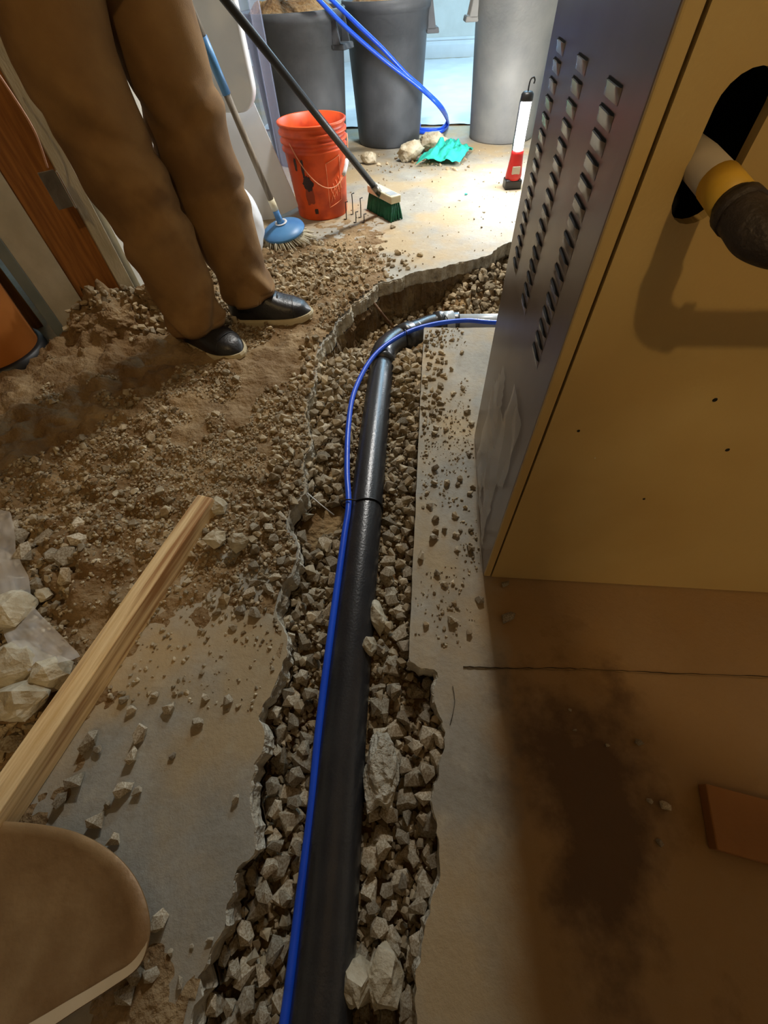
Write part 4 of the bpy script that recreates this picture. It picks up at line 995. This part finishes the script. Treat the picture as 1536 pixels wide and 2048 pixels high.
# ------------------------------------------------------------------ lamp bodies
fx = empty('ceiling_light', (.75, 5.6, 2.33)); tag(fx, 'added twin tube fill light on the ceiling of the far room', 'ceiling light')  # unseen fixture added to carry the cool fill
box('housing', -.62, .62, -.13, .13, .02, .07, MT['whiteplastic'], fx, .004)
for s in (-.06, .06): tube('tube', [(-.59, s, .005), (.59, s, .005)], .012, 12, MT['tube_emit'], fx)
pf = empty('ceiling_light', (.12, 2.70, 1.965)); tag(pf, 'white panel light hung below the ceiling above the trench end', 'ceiling light')
for q in (-.15, .15): tube('hanger', [(q, 0, .05), (q, 0, .44)], .004, 8, MT['blackplastic'], pf)
box('housing', -.20, .20, -.15, .15, .012, .055, MT['whiteplastic'], pf, .004); box('diffuser', -.17, .17, -.12, .12, .004, .012, emit('panel_diffuser', WHITE_COL, 14.0), pf, .001)
bl = empty('bulb_lamp', (.10, -.96, 2.4)); tag(bl, 'bare warm bulb in a porcelain holder on the ceiling', 'lamp')
lathe('holder', [(0, 0), (.055, 0), (.055, -.02), (.03, -.05), (.024, -.11), (0, -.11)], 24, MT['whiteplastic'], bl)
q = lathe('bulb', [(0, -.175), (.018, -.17), (.026, -.155), (.026, -.14), (.018, -.12), (.013, -.105), (0, -.10)], 24, MT['bulb_emit'], bl); q.visible_shadow = True

# ------------------------------------------------------------------ standing person
def person():
    root = empty('person', (-.74, 1.385, 0)); tag(root, 'person in khaki work trousers and black shoes standing at the trench edge', 'person'); inv = Matrix.Translation(-Vector(root.location))
    def ap(o, par=None): o.parent = par or root; o.matrix_parent_inverse = inv; return o
    # trousers: two lofted legs plus the seat, one mesh
    V = []; F = []; n = 56
    def ring(c, rx, ry, seed, z, yaw=0.0, fold=1.0, hem=False):
        b = len(V)
        for i in range(n):
            a = 2 * PI * i / n; cs, sn = math.cos(a), math.sin(a)
            f = .030 * float(fbm(cs * 1.4 + seed, sn * 1.4 + z * 5.5, 4))
            # slanting creases round the knee and bunching above the shoe
            f += .035 * math.exp(-((z - .46) / .10) ** 2) * math.sin(34 * (z + .10 * math.sin(a + seed)) + 1.6 * seed) * (.5 + .5 * math.cos(a - 2.2 + seed))
            f += .050 * math.exp(-((z - .13) / .09) ** 2) * math.sin(44 * z + 3 * math.sin(a * 2 + seed))
            f += .03 * math.exp(-((z - .62) / .06) ** 2) * math.sin(46 * (z + .12 * math.cos(a))) * (.5 - .5 * sn)
            f += .030 * math.exp(-((z - .34 - .06 * math.cos(a + .6)) / .022) ** 2) - .040 * math.exp(-((z - .385 - .06 * math.cos(a + .6)) / .014) ** 2)
            f += .022 * math.exp(-((z - .55 - .05 * math.sin(a + seed)) / .02) ** 2) - .030 * math.exp(-((z - .59 - .05 * math.sin(a + seed)) / .014) ** 2)
            k = 1 + f * 2.2 * fold; V.append((c[0] + rx * k * cs, c[1] + ry * k * sn, z + (.012 * cs if hem else 0)))
        return b
    def loft(rings):
        for k in range(len(rings) - 1):
            for i in range(n): j = (i + 1) % n; F.append((rings[k] + i, rings[k] + j, rings[k + 1] + j, rings[k + 1] + i))
    # (z, centre x, centre y, rx, ry)
    legL = [(.100, -.640, 1.470, .084, .080), (.125, -.642, 1.470, .090, .086), (.165, -.645, 1.470, .090, .086), (.24, -.656, 1.465, .094, .090), (.34, -.664, 1.463, .104, .094), (.44, -.672, 1.462, .108, .096), (.52, -.676, 1.464, .110, .098), (.62, -.676, 1.472, .103, .100), (.72, -.684, 1.470, .108, .104), (.80, -.690, 1.462, .114, .104), (.88, -.70, 1.448, .120, .100)]
    legR = [(.085, -.778, 1.294, .086, .082), (.105, -.780, 1.290, .094, .088), (.14, -.784, 1.292, .096, .090), (.22, -.788, 1.297, .098, .090), (.32, -.796, 1.300, .104, .092), (.42, -.806, 1.302, .108, .096), (.52, -.816, 1.298, .104, .098), (.62, -.828, 1.299, .106, .102), (.72, -.832, 1.302, .110, .106), (.80, -.82, 1.312, .114, .106), (.88, -.78, 1.328, .122, .102)]
    for L, sd in ((legL, 1.3), (legR, 4.1)):
        zsr = np.linspace(L[0][0], L[-1][0], 74); arr = np.array(L); rg = []
        for q, z in enumerate(zsr):
            c = [np.interp(z, arr[:, 0], arr[:, k]) for k in range(1, 5)]; rg.append(ring((c[0], c[1]), c[2], c[3], sd, z, hem=q < 3))
        loft(rg)
        # turned-in hem
        b = len(V)
        for i in range(n): p = V[rg[0] + i]; V.append((arr[0, 1] + (p[0] - arr[0, 1]) * .93, arr[0, 2] + (p[1] - arr[0, 2]) * .93, p[2] + .03))
        for i in range(n): j = (i + 1) % n; F.append((rg[0] + j, rg[0] + i, b + i, b + j))
    hips = [(.835, -.735, 1.387, .10, .150), (.85, -.735, 1.387, .125, .180), (.87, -.735, 1.387, .135, .190), (.92, -.735, 1.387, .135, .188), (.99, -.735, 1.387, .128, .180), (1.04, -.735, 1.387, .122, .172)]
    loft([ring((h[1], h[2]), h[3], h[4], 2.2, h[0], fold=.5) for h in hips])
    ap(mesh('trousers', V, F, MT['khaki'], None, True))
    tube_b = tube('belt', [(-.735 + .127 * math.cos(a), 1.387 + .178 * math.sin(a), 1.03) for a in np.linspace(0, 2 * PI, 33)], .014, 8, MT['blackplastic']); ap(tube_b)
    # body under the clothes, one continuous skinned mesh
    J = {}; E = []; R_ = []; pts = []
    def jn(name, p, r, par=None):
        J[name] = len(pts); pts.append(p); R_.append(r)
        if par is not None: E.append((J[par], J[name]))
    jn('pel', (-.735, 1.387, 1.0), .085); jn('sp', (-.735, 1.387, 1.12), .115, 'pel'); jn('ch', (-.73, 1.387, 1.32), .135, 'sp'); jn('nk', (-.725, 1.387, 1.47), .055, 'ch'); jn('nk2', (-.71, 1.387, 1.53), .052, 'nk'); jn('hd', (-.695, 1.387, 1.60), .082, 'nk2'); jn('hd2', (-.70, 1.387, 1.68), .085, 'hd'); jn('hd3', (-.71, 1.387, 1.735), .055, 'hd2')
    for s, t, an, kn, ft in ((1, 'L', (-.655, 1.470, .09), (-.64, 1.472, .50), (-.50, 1.487, .035)), (-1, 'R', (-.815, 1.312, .09), (-.80, 1.30, .50), (-.680, 1.253, .035))):
        jn('hp' + t, (-.735, 1.387 + s * .085, .95), .05, 'pel'); jn('kn' + t, kn, .045, 'hp' + t); jn('an' + t, an, .038, 'kn' + t); jn('ft' + t, ft, .028, 'an' + t)
        jn('sh' + t, (-.735, 1.387 + s * .185, 1.42), .058, 'ch'); jn('el' + t, (-.72, 1.387 + s * .25, 1.15), .042, 'sh' + t); jn('wr' + t, (-.50, 1.387 + s * .14, 1.17), .026, 'el' + t); jn('pa' + t, (-.43, 1.387 + s * .105, 1.18), .030, 'wr' + t)
        for q in range(4):
            y0 = 1.387 + s * (.075 + .018 * q); ln = (.03, .036, .034, .026)[3 - q]; jn('f%d' % q + t, (-.395, y0, 1.187 - .004 * q), .0095, 'pa' + t); jn('g%d' % q + t, (-.395 + ln, y0 - s * .012, 1.170), .0085, 'f%d' % q + t); jn('h%d' % q + t, (-.395 + ln * 1.3, y0 - s * .02, 1.145), .0075, 'g%d' % q + t)
        jn('t0' + t, (-.455, 1.387 + s * .07, 1.20), .012, 'wr' + t); jn('t1' + t, (-.42, 1.387 + s * .048, 1.205), .0095, 't0' + t); jn('t2' + t, (-.395, 1.387 + s * .04, 1.198), .008, 't1' + t)
    me = bpy.data.meshes.new('body'); me.from_pydata(pts, E, []); o = bpy.data.objects.new('body', me); C.objects.link(o)
    sk = o.modifiers.new('skin', 'SKIN'); sk.use_smooth_shade = True
    for i, r in enumerate(R_): me.skin_vertices[0].data[i].radius = (r, r); me.skin_vertices[0].data[i].use_root = (i == 0)
    ss = o.modifiers.new('sub', 'SUBSURF'); ss.levels = 2; ss.render_levels = 2
    dg = bpy.context.evaluated_depsgraph_get(); m2 = bpy.data.meshes.new_from_object(o.evaluated_get(dg)); m2.name = 'body'; bpy.data.objects.remove(o)
    # nudge a face into the head: nose, brow, chin on the +x side
    for v in m2.vertices:
        c = v.co
        if c.z > 1.55 and c.x > -.68:
            c.x += .018 * math.exp(-((c.y - 1.387) / .012) ** 2 - ((c.z - 1.625) / .022) ** 2) + .008 * math.exp(-((c.z - 1.665) / .012) ** 2 - ((c.y - 1.387) / .05) ** 2) - .008 * math.exp(-((abs(c.y - 1.387) - .03) / .012) ** 2 - ((c.z - 1.648) / .012) ** 2)
    m2.materials.clear(); body = newobj('body', m2, MT['skin']); ap(body)
    # jacket: torso and sleeves
    V2 = []; F2 = []
    def loft2(path, r0, nn=28):
        v, f = tube_data(path, r0, nn); b = len(V2); V2.extend(v); F2.extend([tuple(i + b for i in q) for q in f])
    T = [(.98, .150, .198), (1.06, .145, .190), (1.18, .145, .188), (1.30, .155, .205), (1.40, .150, .215), (1.455, .115, .165), (1.49, .075, .085)]
    b0 = len(V2)
    for z, rx, ry in T:
        for i in range(32): a = 2 * PI * i / 32; k = 1 + .05 * float(fbm(math.cos(a) * 2 + 5, math.sin(a) * 2 + z * 7, 3)); V2.append((-.735 + rx * k * math.cos(a), 1.387 + ry * k * math.sin(a), z))
    for k in range(len(T) - 1):
        for i in range(32): j = (i + 1) % 32; F2.append((b0 + k * 32 + i, b0 + k * 32 + j, b0 + (k + 1) * 32 + j, b0 + (k + 1) * 32 + i))
    for s in (1, -1): loft2(catmull([(-.735, 1.387 + s * .15, 1.43), (-.735, 1.387 + s * .20, 1.36), (-.725, 1.387 + s * .25, 1.16), (-.66, 1.387 + s * .222, 1.14), (-.52, 1.387 + s * .15, 1.165)], 6), [.075] * 7 + [.066] * 6 + [.058] * 6 + [.046] * 6)
    ap(mesh('jacket', V2, F2, MT['jacket'], None, True))
    bm = bmesh.new(); bmesh.ops.create_icosphere(bm, subdivisions=4, radius=1)
    for v in bm.verts: k = 1 + .06 * float(fbm(v.co.x * 5, v.co.y * 5 + v.co.z * 3, 3)); v.co = Vector((v.co.x * .098 * k, v.co.y * .092 * k, v.co.z * .085 * k)) + Vector((-.722, 1.387, 1.712))
    bmesh.ops.bisect_plane(bm, geom=bm.verts[:] + bm.edges[:] + bm.faces[:], plane_co=(-.70, 1.387, 1.69), plane_no=(.75, 0, -.66), clear_outer=True); ap(bmobj('hair', bm, MT['hair'], None, True))
    for s in (1, -1):
        bm = bmesh.new(); bmesh.ops.create_uvsphere(bm, u_segments=12, v_segments=8, radius=.011, matrix=Matrix.Translation((-.628, 1.387 + s * .031, 1.648))); ap(bmobj('eye', bm, MT['whiteplastic'], None, True))
        bm = bmesh.new(); bmesh.ops.create_uvsphere(bm, u_segments=12, v_segments=8, radius=1, matrix=Matrix.Translation((-.70, 1.387 + s * .087, 1.635)) @ Matrix.Diagonal((.022, .010, .033, 1))); ap(bmobj('ear', bm, MT['skin'], None, True))
    ap(tube('mouth', [(-.617, 1.365, 1.588), (-.612, 1.387, 1.586), (-.617, 1.409, 1.588)], .005, 8, pm('lips', sRGB(160, 96, 84), rough=.5)))
    # shoes
    def shoe(heel, toe):
        heel = Vector(heel); toe = Vector(toe); d = (toe - heel); L = d.length; a = math.atan2(d.y, d.x)
        sh = empty('shoe', (0, 0, 0)); Mx = Matrix.Translation(heel) @ Matrix.Rotation(a, 4, 'Z')
        def width(t): return (.040 + .015 * math.sin(PI * min(1, t * 1.0)) + .009 * math.exp(-((t - .72) / .2) ** 2)) * min(1, math.sqrt(max(0, 1 - ((t - .16) / .16) ** 2)) if t < .16 else 1) * (math.sqrt(max(0, 1 - ((t - .80) / .20) ** 2)) if t > .80 else 1)
        def height(t): return float(np.interp(t, [0, .08, .25, .38, .50, .65, .80, .92, 1.0], [.095, .122, .130, .128, .112, .088, .074, .060, .030]))
        V = []; F = []; m_ = 26; n_ = 20
        for i in range(m_ + 1):
            t = .004 + .992 * i / m_; w_ = max(width(t), .003); h_ = height(t)
            for j in range(n_ + 1):
                b = PI * j / n_; cy = math.cos(b); sy = math.sin(b); V.append(Mx @ Vector((t * L, w_ * math.copysign(abs(cy) ** .75, cy), .026 + (h_ - .026) * (sy ** .8 if sy > 0 else 0))))
        for i in range(m_):
            for j in range(n_): b = i * (n_ + 1) + j; F.append((b, b + 1, b + n_ + 2, b + n_ + 1))
        up = mesh('upper', V, F, MT['leather'], None, True); sub = up
        V = []; F = []; N_ = 60; lv = ((.0, .96), (.004, 1.0), (.022, 1.02), (.030, 1.0))
        out = []
        for i in range(N_ // 2 + 1): t = .002 + .996 * i / (N_ // 2); out.append((t, width(t)))
        loop = [(t, w_) for t, w_ in out] + [(t, -w_) for t, w_ in reversed(out)]
        for z, k in lv:
            for t, w_ in loop: V.append(Mx @ Vector((L / 2 + (t - .5) * L * (1.02 * k), (w_ + math.copysign(.004, w_)) * k, z + (.006 * max(0, (t - .75) / .25) if z < .01 else 0))))
        Q = len(loop)
        for k in range(len(lv) - 1):
            for i in range(Q): j = (i + 1) % Q; F.append((k * Q + i, k * Q + j, (k + 1) * Q + j, (k + 1) * Q + i))
        F.append(tuple(range(Q - 1, -1, -1))); F.append(tuple(range((len(lv) - 1) * Q, len(lv) * Q)))
        so = mesh('sole', V, F, MT['sole'], None, False); lac = []
        for k in range(5):
            t = .40 + .055 * k; h_ = height(t) + .003; lac.append(tube('lace', [Mx @ Vector((t * L, -.028, h_ - .012)), Mx @ Vector((t * L + .004, -.01, h_)), Mx @ Vector((t * L + .004, .01, h_)), Mx @ Vector((t * L, .028, h_ - .012))], .0028, 6, MT['blackplastic']))
        toe_cap = tube('toe_seam', [Mx @ Vector((.80 * L, width(.80) * math.cos(b) * 1.01, .027 + (height(.80) - .024) * math.sin(b) ** .8 if math.sin(b) > 0 else .027)) for b in np.linspace(.05, PI - .05, 15)], .0016, 6, MT['blackplastic'])
        sh.parent = root; sh.matrix_parent_inverse = inv
        for q in [up, so, toe_cap] + lac: q.parent = sh
        return sh
    z1 = top_z(-.5, 1.48); shoe((-.735, 1.462, .010), (-.432, 1.500, .010)); shoe((-.880, 1.345, .012), (-.622, 1.215, .012))
    return root
PERSON = person()
# the one taking the photograph: a second figure, standing with the phone held low
def copy_tree(o, parent=None):
    c = o.copy(); C.objects.link(c)
    if parent is not None: mi = o.matrix_parent_inverse.copy(); c.parent = parent; c.matrix_parent_inverse = mi
    for ch in o.children: copy_tree(ch, c)
    return c
bpy.context.view_layer.update()
P2 = copy_tree(PERSON); P2.location = (.07, -.66, 0); P2.rotation_euler = (0, 0, PI / 2)
tag(P2, 'second person in dark clothes standing below the bare bulb, facing the furnace', 'person')
for c in P2.children:
    if c.name.startswith('trousers'): c.material_slots[0].link = 'OBJECT'; c.material_slots[0].material = MT['jacket']
